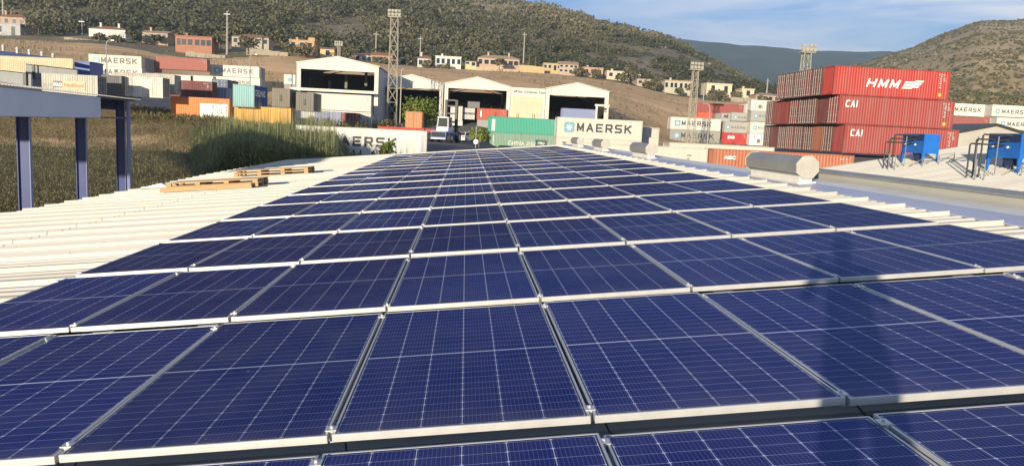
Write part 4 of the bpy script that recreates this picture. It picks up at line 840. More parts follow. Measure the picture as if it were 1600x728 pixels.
# ------------------------------------------------------------------ floodlight towers, poles, lamps
M_LATT = mat('tower_lattice', (.36, .335, .26), (.30, .28, .22), 1, rough=.6)
M_CONC = mat('pale_concrete', (.34, .325, .285), (.28, .27, .235), .8, rough=.85)
def tower(label, px, ytop, D, yb, wpx, headpx):
    T = at(px, ytop, D); zb = ground(T[0], D)-.2; h = T[2]-zb; s = D/F; w = wpx*s/2; hw = headpx*s/2
    t = thing('floodlight_tower', label, 'tower', (T[0], D, zb), 0, 'lattice floodlight towers'); b = MB()
    n = max(8, int(h/(1.5*w*2))); hh = h-1.2*hw
    for sx_ in (-1, 1):
        for sy in (-1, 1): b.bar((sx_*w, sy*w, 0), (sx_*w*.72, sy*w*.72, hh), .095*max(1, w))
    for i in range(n):
        z0, z1 = hh*i/n, hh*(i+1)/n; a = w*(1-.28*i/n); c = w*(1-.28*(i+1)/n)
        for sy in (-1, 1):
            b.bar((-a, sy*a, z0), (c, sy*c, z1), .05); b.bar((a, sy*a, z0), (-c, sy*c, z1), .05); b.bar((-c, sy*c, z1), (c, sy*c, z1), .05)
            b.bar((sy*a, -a, z0), (sy*c, c, z1), .05); b.bar((sy*a, a, z0), (sy*c, -c, z1), .05)
    b.build('mast', M_LATT, t); p = MB(); p.box(-hw, hw, -hw*.6, hw*.6, hh, hh+.18)
    for z in (.6*hw, 1.15*hw): p.bar((-hw, -hw*.6, hh+z), (hw, -hw*.6, hh+z), .1)
    for x in (-hw, -hw*.33, hw*.33, hw): p.bar((x, -hw*.6, hh), (x, -hw*.6, hh+1.2*hw), .09)
    p.build('platform', M_LATT, t)
    for r in range(2):
        for k in range(4):
            if r == 1 and k in (1,) and px > 1200: continue
            x = -hw*.78+k*hw*.52; f = MB(); f.box(x-.2*hw, x+.2*hw, -hw*.6-.3, -hw*.6-.07, hh+hw*(.18+.6*r), hh+hw*(.55+.6*r)); f.build('floodlight', M_LATT if (k+r) % 2 else M_CONC, t)
tower('tallest lattice floodlight mast, standing in front of the second hangar', 617, 16, 146, 197, 15, 19)
tower('small floodlight mast rising behind the roof of the leftmost hangar', 530, 65, 185, 92, 5, 12)
tower('lattice floodlight mast on the brown field, left of the farthest red container', 1088, 98, 165, 182, 11, 20)
tower('lattice floodlight mast rising behind the tall red container block', 1262, 70, 132, 115, 15, 22)
def pole(label, px, yt, yb, D, r=.3, kind='utility pole'):
    T = at(px, yt, D); zb = ground(T[0], D)-.3; t = thing('utility_pole', label, kind, (T[0], D, zb), 0, 'utility poles below the wooded hill'); h = T[2]-zb
    b = MB(); b.tube([(0, 0, 0), (0, 0, h)], r, 8, r2=r*.6); b.build('shaft', M_CONC, t); c = MB(); c.box(-1.1, 1.1, -.12-r, -r-.002, h-1.2, h-1.0); c.build('crossarm', M_STEEL, t)
pole('utility pole above the grey house with trees around it', 355, 18, 65, 300, .42)
pole('utility pole behind the orange house and the leftmost hangar', 588, 50, 100, 345, .35)
pole('utility pole behind the small grey white house', 657.5, 57, 88, 345, .32)
pole('utility pole beside the two palms', 820, 51, 95, 360, .36)
pole('utility pole at the upper left corner above the tan house', 4, -8, 24, 330, .5)
pole('utility pole by the hedge right of the middle field tower', 1101, 130, 153, 300, .22)
pole('utility pole far behind the top of the red container block', 1200, 123, 148, 340, .36)
pole('thin utility pole left of the white house with red roof', 128, 30, 50, 335, .25)
def lamp(label, px, yt, D, arm):
    T = at(px, yt, D); zb = ground(T[0], D)-.2; h = T[2]-zb; t = thing('street_lamp', label, 'lamp post', (T[0], D, zb), 0, 'thin lamp posts in the container yard')
    b = MB(); b.tube([(0, 0, 0), (0, 0, h-1.0), (arm*.12, 0, h-.35), (arm*.5, 0, h), (arm, 0, h+.02)], .11, 6, r2=.07); b.build('post', M_CONC, t); c = MB(); c.box(min(arm, arm*1.6), max(arm, arm*1.6), -.16, .16, h-.06, h+.08); c.build('lamp_head', M_STEEL, t)
lamp('thin curved lamp post in front of the leftmost lettered containers', 166, 63, 150, .9)
lamp('thin curved lamp post in front of the tall white lettered pair', 391, 85, 160, .9)
lamp('thin curved lamp post in front of the middle stack of lettered containers', 1110, 163, 140, -.9)
lamp('thin straight lamp post beside the tall lattice mast', 627.5, 108, 126, .2)

# ------------------------------------------------------------------ houses below the wood
M_TILE = mat('clay_roof_tiles', (.24, .11, .06), (.32, .17, .10), 2, rough=.85)
M_TILE2 = mat('pale_roof_tiles', (.34, .24, .16), (.42, .31, .21), 2, rough=.85)
M_STONE = mat('garden_wall_stone', (.34, .30, .22), (.26, .23, .17), 1.2, rough=.9)
GHS = 'houses along the foot of the wooded hill'
def plaster(c): return mat('house_plaster', c, tuple(.85*k for k in c), .5, rough=.85)
def house(label, xl, xr, yt, yb, D, col, roof='hip', tile=None, nwin=4, chim=1, veranda=False, floors=1, depth=8, tower=None, name='house'):
    A, B = at(xl, yb, D), at(xr, yb, D); w = B[0]-A[0]; h = (yb-yt)*D/F; zb = (A[2]+B[2])/2
    t = thing(name, label, 'house', (A[0], D, zb), 0, GHS); rh = h*(.28 if roof != 'flat' else .06); wh = h-rh; pl = plaster(col); tl = tile or M_TILE
    b = MB(); b.box(0, w, 0, depth, -4, wh); b.build('wall', pl, t)
    if roof == 'hip':
        o = .5; k = min(w*.3, depth*.45); b = MB(); b.add([(-o, -o, wh+.003), (w+o, -o, wh+.003), (w+o, depth+o, wh+.003), (-o, depth+o, wh+.003), (k, depth/2, h), (w-k, depth/2, h)], [(3,2,1,0), (0,1,5,4), (1,2,5), (2,3,4,5), (3,0,4)]); rf = b.build('roof', tl, t)
    elif roof == 'gable':
        b = MB(); b.prism([(-.5, wh+.003), (depth+.5, wh+.003), (depth/2, h)], 'x', -.4, w+.4); rf = b.build('roof', tl, t)
    else:
        b = MB(); b.box(-.25, w+.25, -.25, depth+.2, wh+.003, wh+max(.3, rh)); rf = b.build('roof', pl if tile is None else tl, t)
    rr = random.Random(int(xl*7+yt)); fh = wh/floors
    for fl_ in range(floors):
        for i in range(nwin):
            x = w*(i+.5)/nwin+rr.uniform(-.2, .2); ww = min(.75, w/nwin*.30); isd = (i == nwin//2 and fl_ == 0 and not veranda)
            z0 = fl_*fh+(0.05 if isd else fh*.35); z1 = fl_*fh+fh*.82
            if veranda and 0 < i < nwin: ww = w/nwin*.36; z0 = fl_*fh+fh*.38; z1 = fl_*fh+fh*.8
            f = MB(); f.box(x-ww-.1, x+ww+.1, -.06, -.003, z0-.1, z1+.1); fo = f.build('door' if isd else 'window', M_WHITE if not veranda else pl, t)
            g = MB(); g.box(x-ww, x+ww, -.075, -.061, z0, z1); g.build('pane' if not isd else 'leaf_panel', M_GLASS, fo)
    for i in range(chim):
        x = w*(.25+.5*i); b = MB(); b.box(x-.35, x+.35, depth*.3, depth*.3+.7, wh+.1, h+.9); b.box(x-.45, x+.45, depth*.3-.1, depth*.3+.8, h+.903, h+1.1); b.build('chimney', pl, t)
    if tower:
        x0, x1, yy = tower; a, c = at(x0, yy, D), at(x1, yy, D); b = MB(); b.box(a[0]-A[0], c[0]-A[0], 1, depth-1, wh+rh+.003, a[2]-zb); b.build('roof_tower', pl, t)
    return t, w, h
TAN, ORN, YEL, WH2, PIN = (.40, .30, .20), (.42, .20, .10), (.48, .36, .19), (.62, .60, .55), (.46, .34, .24)
house('tan house at the upper left corner among dark trees', -8, 40, 22.5, 42, 325, (.44, .28, .18), 'hip', nwin=4)
house('grey flat building under the tan house at the left edge', -10, 32, 38, 58, 318, (.40, .39, .38), 'flat', nwin=2, chim=0)
house('white house with red tiled roof and chimneys, highest white one on the left', 139, 196, 41.5, 61.5, 325, WH2, 'hip', nwin=5, chim=2)
house('small tan house between the white red roofed one and the orange one', 222, 262, 48, 63, 322, TAN, 'gable', tile=M_TILE2, nwin=4)
house('orange house with a row of dark veranda openings', 274, 331, 58, 79, 300, (.36, .17, .11), 'flat', tile=M_TILE, nwin=6, veranda=True)
house('long grey tan house with reddish roof above a dark tree', 362, 420, 54, 73, 318, (.40, .34, .26), 'hip', nwin=5, chim=0)
house('yellow orange house with a roof tower above the leftmost hangar', 452, 491, 64, 78.5, 315, (.50, .32, .17), 'flat', nwin=3, tower=(481, 491, 58.5))
house('small yellow hut left of the small floodlight mast', 500, 522, 74, 87, 312, (.60, .43, .20), 'gable', nwin=1, chim=0, depth=6)
house('white house joined to the orange one behind the leftmost hangar', 555, 581, 83, 98, 330, WH2, 'hip', nwin=3, chim=0)
house('orange house behind the leftmost hangar, left of the tall mast', 579.5, 613, 82, 101, 328, ORN, 'gable', nwin=4, chim=0)
house('small grey white house with dark arch, right of the tall mast', 652, 673, 86.5, 107, 330, (.50, .49, .46), 'hip', nwin=2, chim=1)
house('white flat roofed house with balcony above the middle hangar', 680, 720, 89, 106, 333, WH2, 'flat', nwin=5, chim=1)
house('small pale yellow shed between white house and long tan house', 725.5, 744, 94, 103, 337, (.58, .47, .26), 'gable', nwin=2, chim=0)
house('long tan house with pale hipped roof and veranda', 746, 811, 86.5, 107, 340, PIN, 'hip', tile=M_TILE2, nwin=7, chim=2, veranda=True)
house('low yellow wing right of the two palms', 849, 877, 100, 110.5, 345, YEL, 'flat', nwin=4, chim=0)
house('two storey tan house with slatted terraces', 873.5, 903, 96, 115, 343, PIN, 'gable', tile=M_TILE2, nwin=4, chim=0, floors=2)
house('small brick coloured house with two dark windows', 911, 942, 106.5, 118, 342, (.48, .31, .20), 'flat', nwin=3, chim=1)
house('pale house with mast in front, among bushes', 948, 984, 112, 124, 338, (.56, .49, .37), 'flat', nwin=3, chim=1)
house('small pale hut right of the bushy tree', 989, 1000, 117.5, 126, 335, (.58, .52, .42), 'flat', nwin=1, chim=0, depth=5)
house('low broken house among dry bushes', 995, 1016, 124.5, 133.5, 326, (.42, .34, .24), 'flat', nwin=2, chim=0)
house('long pale house with white arches below it, left of the field tower', 1038, 1081, 126.5, 143, 318, (.46, .43, .31), 'flat', tile=M_TILE2, nwin=6, chim=1)
house('plain cream building right of the field tower', 1103.5, 1143, 131, 146.5, 325, (.60, .52, .36), 'flat', nwin=2, chim=0)
house('small cream block at the far end of the house row', 1159, 1178, 139.5, 150, 322, (.60, .51, .34), 'flat', nwin=1, chim=1)
house('tan house half hidden by the top of the middle stack', 1180, 1218, 145, 160, 312, TAN, 'hip', tile=M_TILE2, nwin=4, chim=0)
def gwall(label, xl, xr, yt, h, D, m, yt2=None):
    A, B = at(xl, yt, D), at(xr, yt2 or yt, D); t = thing('garden_wall', label, 'wall', (A[0], D, A[2]), 0, 'garden walls below the houses'); b = MB()
    n = max(2, int((B[0]-A[0])/3)); 
    for i in range(n):
        x0, x1 = (B[0]-A[0])*i/n, (B[0]-A[0])*(i+1)/n; z = (B[2]-A[2])*(i+.5)/n; b.box(x0, x1-.012, 0, .35, z-h-4, z+random.uniform(-.15, .1))
    b.build('masonry', m, t)
gwall('pale garden wall below the white red roofed house', 100, 196, 58, 1.2, 308, M_STONE, 67.5)
gwall('stone garden wall with orange gate below the veranda house', 290, 352, 80, 1.8, 288, M_STONE, 88)
gwall('grey stone wall below the long grey tan house', 385, 450, 75, 1.6, 300, M_STONE, 82)
gwall('yellow garden wall right of the long tan house', 811, 851, 101, 2.2, 338, plaster(YEL), 105)
gwall('tan garden wall under the long tan house', 744, 808, 104.5, 1.3, 333, plaster(PIN), 109)
gwall('pale low wall below the houses right of the field tower', 1120, 1180, 150, .9, 305, M_STONE, 154)
# ------------------------------------------------------------------ vehicles
M_CABW = mat('pale_vehicle_paint', (.62, .66, .70), (.55, .59, .63), 2, rough=.4)
M_CABB = mat('blue_vehicle_paint', (.08, .14, .36), (.10, .17, .40), 2, rough=.4)
q = at(694, 220.5, 104); fz = ground(q[0], q[1])
fk = thing('container_handler', 'blue and white container handler with a tall dark mast, in the yard gap', 'forklift', (q[0], q[1], fz), radians(-18))
b = MB(); b.prism([(-1.15, .45), (1.15, .45), (1.15, 1.15), (.9, 1.35), (-1.15, 1.35)], 'y', -1.5, 2.2); b.prism([(-1.0, .55), (1.0, .55), (1.05, 1.45), (-1.05, 1.45)], 'y', -2.3, -1.505); b.build('chassis', M_CABB, fk)
b = MB(); b.prism([(-.8, -.9), (.8, -.9), (.8, .85), (-.8, .85)], 'z', 1.36, 1.9); b.prism([(-.7, -.7), (.7, -.7), (.66, .75), (-.66, .75)], 'z', 1.905, 2.0)
for x in (-.74, .74):
    for y in (-.82, .78): b.bar((x, y, 1.9), (x*.86, y*.8, 3.15), .12)
b.box(-.75, .75, -.78, .75, 3.15, 3.28); cab_ = b.build('cab', M_CABW, fk)
b = MB(); b.box(-.62, .62, -.70, .62, 2.01, 3.14); b.build('window', M_GLASS, cab_)
b = MB(); b.box(-.95, .95, -2.36, -2.31, .7, 1.3); b.build('radiator_grille', M_DARK, fk)
b = MB(); b.box(-1.0, 1.0, -2.42, -2.37, .42, .55); b.build('bumper', M_CABW, fk)
for x in (-1.32, 1.32):
    for y, r in ((-1.45, .62), (1.55, .72)):
        b = MB(); b.tube([(x-.24, y, r), (x+.24, y, r)], r, 18); wo = b.build('wheel', M_DARK, fk); h_ = MB(); h_.tube([(x-.26, y, r), (x+.26, y, r)], r*.5, 12); h_.build('hub', M_CABW, wo)
b = MB()
for x in (-.72, .72): b.box(x-.16, x+.16, 2.3, 2.75, .35, 5.6)
for z in (1.2, 2.6, 3.7, 4.7, 5.45): b.box(-.56, .56, 2.35, 2.6, z, z+.2)
b.build('mast', M_PIPE, fk); b = MB(); b.box(-1.2, 1.2, 2.8, 3.05, 1.0, 1.3); b.box(-1.2, 1.2, 2.8, 3.05, 2.0, 2.2); b.box(-.9, -.7, 3.06, 4.0, 1.0, 1.12); b.box(.7, .9, 3.06, 4.0, 1.0, 1.12); b.build('carriage', M_PIPE, fk)
def car(label, px, py, D, rot, m):
    q = at(px, py, D); t = thing('parked_car', label, 'car', (q[0], D, ground(q[0], D)), rot, 'cars parked in the container yard')
    b = MB(); b.prism([(-2.0, .28), (2.0, .28), (2.05, .62), (1.9, .82), (1.0, .95), (-1.75, .95), (-2.02, .8)], 'y', -.82, .82); b.prism([(1.0, .953), (.45, 1.40), (-1.25, 1.42), (-1.75, .953)], 'y', -.72, .72); b.build('body', m, t)
    for s in (-1, 1):
        g = MB(); y0, y1 = sorted((s*.722, s*.735)); g.prism([(.85, 1.0), (.42, 1.33), (-1.15, 1.35), (-1.55, 1.0)], 'y', y0, y1); g.build('window', M_GLASS, t)
    g = MB(); g.add([(1.0, -.66, .985), (1.0, .66, .985), (.53, .62, 1.36), (.53, -.62, 1.36)], [(0, 1, 2, 3)]); o = g.build('windscreen', M_GLASS, t); o.location = (.03, 0, .02)
    g = MB(); g.add([(-1.75, -.66, .99), (-1.75, .66, .99), (-1.30, .62, 1.37), (-1.30, -.62, 1.37)], [(3, 2, 1, 0)]); o = g.build('rear_window', M_GLASS, t); o.location = (-.04, 0, .02)
    for x in (-1.25, 1.3):
        for y in (-.74, .74): g = MB(); g.tube([(x, y-.11, .31), (x, y+.11, .31)], .31, 14); w = g.build('wheel', M_DARK, t); h_ = MB(); h_.tube([(x, y-.12, .31), (x, y+.12, .31)], .17, 10); h_.build('rim', M_STEEL, w)
    for y in (-.6, .6): g = MB(); g.box(-2.05, -2.0, y-.16, y+.16, .66, .8); g.build('tail_light', mat('red_lens', (.35, .02, .02), rough=.3), t)
car('white car parked beside the container handler', 726, 216, 118, radians(68), mat('white_car_paint', (.68, .68, .66), rough=.3))
car('grey car parked behind the white one by the shrub', 737, 214, 124, radians(10), mat('grey_car_paint', (.22, .23, .24), rough=.3))
q = at(743.5, 219, 96); sg = thing('sign_post', 'thin post with a round white disc in front of the yard shrub', 'sign', (q[0], q[1], ground(q[0], q[1])))
b = MB(); b.tube([(0, 0, 0), (0, 0, 2.6)], .05, 8); b.build('post', M_STEEL, sg); b = MB(); b.tube([(0, -.07, .75), (0, -.05, .75)], .30, 16); b.build('disc', M_TWHITE, sg)
q = at(668, 205, 118); gb = thing('low_wall', 'low pale concrete barrier under the round tree', 'barrier', (q[0]-2.5, q[1], ground(q[0], q[1]))); b = MB(); b.box(0, 5.5, 0, .4, 0, .85); b.box(-.03, 5.53, -.04, .44, .853, .95); b.build('concrete', M_CONC, gb)

# ------------------------------------------------------------------ people
def person(label, loc, rot, J, E, R, skin, shirt, trousers, hair, zsplit=(.06, .88, 1.42), holding=None):
    """One skinned body: joints J, edges E, radii R; shoes, trousers, shirt and skin by height and reach."""
    names = list(J); me = bpy.data.meshes.new('person'); me.from_pydata([J[n] for n in names], [(names.index(a), names.index(b)) for a, b in E], [])
    o = bpy.data.objects.new('tmp', me); COL.objects.link(o); md = o.modifiers.new('s', 'SKIN'); md.use_smooth_shade = True
    for i, n in enumerate(names):
        sv = me.skin_vertices[0].data[i]; r = R[n]; sv.radius = (r, r) if not isinstance(r, tuple) else r; sv.use_root = n == 'pelvis'
    o.modifiers.new('sub', 'SUBSURF').levels = 3; o.modifiers['sub'].render_levels = 3
    dg = bpy.context.evaluated_depsgraph_get(); m2 = bpy.data.meshes.new_from_object(o.evaluated_get(dg)); bpy.data.objects.remove(o)
    m2.materials.clear()
    for mm in (skin, shirt, trousers, M_DARK): m2.materials.append(mm)
    hands = [Vector(J[k]) for k in J if k.startswith('hand') or k.startswith('f_')]
    for p in m2.polygons:
        c = p.center; k = 3 if c.z < zsplit[0] else (2 if c.z < zsplit[1] else (1 if c.z < zsplit[2] else 0))
        if k and any((c-h).length < .10 for h in hands): k = 0
        p.material_index = k
    t = thing('person', label, 'person', loc, rot); link('body', m2, t)
    hd = Vector(J['head']); b = MB(); n = 12; rings = []
    for i in range(7):
        a = pi/2*i/6
        for k in range(n): b.v.append((hd.x+.092*cos(a)*cos(2*pi*k/n), hd.y-.012+.108*cos(a)*sin(2*pi*k/n), hd.z+.03+.105*sin(a)))
    for i in range(6):
        for k in range(n): b.f.append((i*n+k, i*n+(k+1) % n, (i+1)*n+(k+1) % n, (i+1)*n+k)); b.m.append(0)
    b.build('hair', hair, t, smooth=True)
    f = MB(); f.prism([(hd.x-.014, hd.z-.035), (hd.x+.014, hd.z-.035), (hd.x, hd.z+.02)], 'y', hd.y+.09, hd.y+.125); f.build('nose', skin, t)
    for s in (-1, 1):
        f = MB(); f.tube([(hd.x+s*.034, hd.y+.095, hd.z+.022), (hd.x+s*.034, hd.y+.106, hd.z+.022)], .012, 8); f.build('eye', M_DARK, t)
        f = MB(); f.tube([(hd.x+s*.09, hd.y, hd.z), (hd.x+s*.105, hd.y-.01, hd.z)], .03, 8); f.build('ear', skin, t)
    f = MB(); f.box(hd.x-.028, hd.x+.028, hd.y+.088, hd.y+.103, hd.z-.065, hd.z-.055); f.build('mouth', mat('lips', (.30, .12, .10), rough=.6), t)
    return t
SKIN = mat('skin', (.42, .25, .17), (.38, .22, .15), 8, rough=.6)
def stand(arms, s=1.0, fingers=True):
    J = {'pelvis': (0, 0, .94), 'belly': (0, .01, 1.08), 'chest': (0, .0, 1.28), 'neck': (0, -.005, 1.44), 'jaw': (0, .02, 1.50), 'head': (0, .015, 1.575), 'crown': (0, .0, 1.64)}
    E = [('pelvis', 'belly'), ('belly', 'chest'), ('chest', 'neck'), ('neck', 'jaw'), ('jaw', 'head'), ('head', 'crown')]
    R = {'pelvis': (.15, .11), 'belly': (.145, .105), 'chest': (.165, .115), 'neck': .055, 'jaw': (.062, .07), 'head': (.076, .092), 'crown': (.055, .065)}
    for sd, s_ in (('l', -1), ('r', 1)):
        J.update({'hip'+sd: (.10*s_, 0, .86), 'knee'+sd: (.12*s_, .02, .48), 'ankle'+sd: (.125*s_, -.01, .09), 'toe'+sd: (.14*s_, .15, .035)})
        E += [('pelvis', 'hip'+sd), ('hip'+sd, 'knee'+sd), ('knee'+sd, 'ankle'+sd), ('ankle'+sd, 'toe'+sd)]; R.update({'hip'+sd: .095, 'knee'+sd: .06, 'ankle'+sd: .045, 'toe'+sd: (.04, .032)})
        sh, el, wr, hn = arms[sd]; J.update({'sho'+sd: sh, 'elb'+sd: el, 'wri'+sd: wr, 'hand'+sd: hn}); E += [('chest', 'sho'+sd), ('sho'+sd, 'elb'+sd), ('elb'+sd, 'wri'+sd), ('wri'+sd, 'hand'+sd)]
        R.update({'sho'+sd: .068, 'elb'+sd: .045, 'wri'+sd: .031, 'hand'+sd: (.04, .022)})
        if fingers:
            h = Vector(hn); d = (h-Vector(wr)).normalized(); side = Vector((s_*-1, 0, 0)); up = d.cross(side).normalized()
            for i in range(4):
                o = up*(.030-.020*i); L = (.068, .078, .072, .055)[i]; a, b, c = f'f_{sd}{i}a', f'f_{sd}{i}b', f'f_{sd}{i}c'
                J[a] = tuple(h+o+d*.03); J[b] = tuple(h+o+d*(.03+L*.5)+side*.008); J[c] = tuple(h+o+d*(.03+L*.85)+side*.035); E += [('hand'+sd, a), (a, b), (b, c)]; R.update({a: .010, b: .009, c: .007})
            a, b = f'f_{sd}ta', f'f_{sd}tb'; J[a] = tuple(h+up*.045-d*.01+side*.012); J[b] = tuple(h+up*.07+d*.03+side*.03); E += [('hand'+sd, a), (a, b)]; R.update({a: .012, b: .009})
    return J, E, R
q = at(715, 219.5, 106)
J, E, R = stand({'l': ((-.19, 0, 1.38), (-.25, -.02, 1.10), (-.26, .06, .86), (-.26, .09, .78)), 'r': ((.19, 0, 1.38), (.25, -.02, 1.10), (.24, .10, .88), (.23, .14, .80))}, fingers=False)
person('person in dark clothes standing beside the container handler', (q[0], q[1], ground(q[0], q[1])), radians(150), J, E, R, SKIN, mat('dark_shirt', (.03, .03, .035), rough=.9), mat('dark_trousers', (.025, .027, .035), rough=.9), M_DARK)
# whoever takes the picture: stands behind the camera and throws the shadow across the panels on the right
J, E, R = stand({'l': ((-.19, 0, 1.38), (-.27, .10, 1.16), (-.12, .28, 1.36), (-.09, .33, 1.40)), 'r': ((.19, 0, 1.38), (.29, .10, 1.16), (.17, .28, 1.36), (.14, .33, 1.40))})
_f = uvn(.64, -.40, EZ+.03)
person('person standing at the near end of the roof with both hands raised to eye level', tuple(_f), -.03, J, E, R, SKIN, mat('work_shirt', (.10, .12, .20), (.08, .10, .17), 4, rough=.9), mat('work_trousers', (.05, .055, .08), rough=.9), M_DARK, (.075, .93, 1.435))

# ------------------------------------------------------------------ vegetation
def leaves(cen, rad, n, size, seed, flat=.75, shell=.55, species=None):
    """n leaf quads round each centre, kept to an uneven shell of its crown."""
    r = np.random.default_rng(seed); K = len(cen); d = r.normal(size=(K, n, 3)); d /= np.linalg.norm(d, axis=2, keepdims=True)
    lump = 1+.28*np.sin(d[..., 0]*4+r.random((K, 1))*6)*np.sin(d[..., 1]*4+r.random((K, 1))*6)+.16*np.sin(d[..., 2]*7+r.random((K, 1))*6)
    rr = (shell+(1-shell)*r.random((K, n))**.6)*lump; P = cen[:, None, :]+d*rr[..., None]*(rad[:, None, None]*np.array([1, 1, flat]))
    a = r.normal(size=(K, n, 3)); a /= np.linalg.norm(a, axis=2, keepdims=True); b = np.cross(a, r.normal(size=(K, n, 3))); b /= np.linalg.norm(b, axis=2, keepdims=True)
    s = size*(.6+.8*r.random((K, n)))[..., None]; s = s*(rad[:, None, None]/np.mean(rad))**.5
    V = np.stack([P-a*s-b*s*.6, P+a*s-b*s*.6, P+a*s*.8+b*s*.6, P-a*s*.8+b*s*.6], 2).reshape(-1, 3); Q = np.arange(len(V)).reshape(-1, 4)
    sp = r.random((K, 1)) if species is None else np.clip(species[:, None]+.42*(r.random((K, 1))-.5), 0, 1); tint = (sp*.76+r.random((K, n))*.24).ravel(); return V, Q, tint
M_OAK = leafmat('scrub_oak_leaves', [(.055, .064, .036), (.11, .112, .062), (.18, .165, .095), (.26, .22, .135)])
M_MAQ = leafmat('maquis_leaves', [(.065, .075, .036), (.12, .118, .058), (.19, .165, .085), (.26, .215, .115)])
M_GRN = leafmat('round_tree_leaves', [(.11, .155, .03), (.20, .245, .05), (.30, .325, .085)], trans=.35)
M_REED = leafmat('reed_leaves', [(.125, .155, .062), (.22, .245, .105), (.33, .335, .155), (.43, .40, .21)], trans=.4)
M_DRY = leafmat('dry_grass_leaves', [(.15, .15, .065), (.23, .21, .10), (.33, .28, .14), (.17, .18, .075)], trans=.2)
M_BARK = mat('bark', (.10, .075, .05), (.15, .115, .08), 6, rough=.95)
def pxy(x, y): return np.interp(x/y, XCOL, PXS)
def scatter(n, d0, d1, seed, p0=-150, p1=1750):
    r = np.random.default_rng(seed); D = np.sqrt(r.random(n)*(d1**2-d0**2)+d0**2); x = np.interp(p0+(p1-p0)*r.random(n), PXS, XCOL)*D; return x, D, r
# the wood on the hillside
x, y, r = scatter(24000, 300, 1000, 21, -150, 1330); px = pxy(x, y); start = np.interp(px, [-200, 0, 300, 450, 600, 850, 1050, 1200], [346, 342, 332, 330, 348, 366, 340, 335])+12*fbm(x/25, y/25, 31)
z = ground_v(x, y); den = .50+1.35*fbm(x/38, y/38, 41, 4)+.25*(px < 900)
bare = ((px > 700) & (px < 905) & (y > 640+.9*np.abs(px-800)))
rightlow = np.clip((px-900)/300, 0, 1)
ok = (y > start) & (r.random(len(x)) < den*np.where(bare, .22, 1)*np.where(px < 500, 1, .95)) & visible_v(x, y, z+3)
x, y, z, px = x[ok], y[ok], z[ok], px[ok]; K = len(x)
rad = (1.8+3.6*np.random.default_rng(3).random(K)**1.8)*np.interp(px, [0, 700, 1000, 1250], [1.15, 1.05, .8, .65])*np.interp(y, [320, 500, 900], [1, 1.02, 1.1])
cen = np.stack([x, y, z+rad*.62], 1); near = y < 520; spc = np.clip(.42+.9*fbm(x/70, y/70, 43, 3)+np.interp(y, [320, 420, 620, 950], [-.24, -.08, .14, .26]), 0, 1)
V1, Q1, t1 = leaves(cen[near], rad[near], 95, .46, 4, shell=.7, species=spc[near]); V2, Q2, t2 = leaves(cen[~near], rad[~near], 36, .80, 5, shell=.7, species=spc[~near])
tag(bulk('forest', np.vstack([V1, V2]), np.vstack([Q1, Q2+len(V1)]), M_OAK, tint=np.concatenate([t1, t2])), 'grey green wood of low evergreen trees covering the hillside behind the houses', 'wood', kind='stuff')
# maquis on the hill to the right and scattered rocks
x, y, r = scatter(26000, 235, 930, 22, 1180, 1720); z = ground_v(x, y); px = pxy(x, y)
den = np.interp(y, [240, 420, 620, 900], [.75, .55, .32, .2])+np.interp(y, [420, 700], [.9, .6])*fbm(x/40, y/25, 51, 4); ok = (y > fld1(px)+8) & (r.random(len(x)) < den) & visible_v(x, y, z+2)
x, y, z = x[ok], y[ok], z[ok]; rad = .5+1.2*np.random.default_rng(6).random(len(x))**3; cen = np.stack([x, y, z+rad*.4], 1)
V, Q, t_ = leaves(cen, rad, 20, .36, 7, flat=.6); tag(bulk('maquis_scrub', V, Q, M_MAQ, tint=t_), 'patchy low scrub on the bare brown hill to the right', 'scrub', kind='stuff')
def rocks(n, d0, d1, p0, p1, seed, cond, smin, smax):
    x, y, r = scatter(n, d0, d1, seed, p0, p1); px = pxy(x, y); ok = cond(x, y, px, r); x, y = x[ok], y[ok]; z = ground_v(x, y); s = smin+(smax-smin)*r.random(len(x))**3
    cu = np.array([(-1,-1,-.7),(1,-1,-.7),(1,1,-.7),(-1,1,-.7),(-.7,-.7,.8),(.75,-.6,.7),(.6,.7,.9),(-.7,.6,.75)]); V = (cu[None]*(1+.3*r.normal(size=(len(x), 8, 3)))*s[:, None, None]*np.array([1.2, 1, .7])+np.stack([x, y, z+s*.2], 1)[:, None]).reshape(-1, 3)
    fq = np.array([(4,5,6,7),(0,1,5,4),(1,2,6,5),(2,3,7,6),(3,0,4,7)]); return V, (fq[None]+8*np.arange(len(x))[:, None, None]).reshape(-1, 4)
Va, Qa = rocks(5200, 420, 920, 1330, 1720, 61, lambda x, y, px, r: r.random(len(x)) < .12+.9*fbm(x/50, y/30, 71, 3), .3, 1.2)
Vb, Qb = rocks(2500, 520, 1000, 680, 1250, 62, lambda x, y, px, r: r.random(len(x)) < np.where((px < 905) & (y > 640), .5, .10)+.6*fbm(x/40, y/30, 72, 3), .4, 1.6)
tag(bulk('rocks', np.vstack([Va, Vb]), np.vstack([Qa, Qb+len(Va)]), mat('granite', (.30, .25, .18), (.22, .18, .13), .2, rough=.9)), 'pale granite outcrops scattered over the hilltops', 'rocks', kind='stuff')
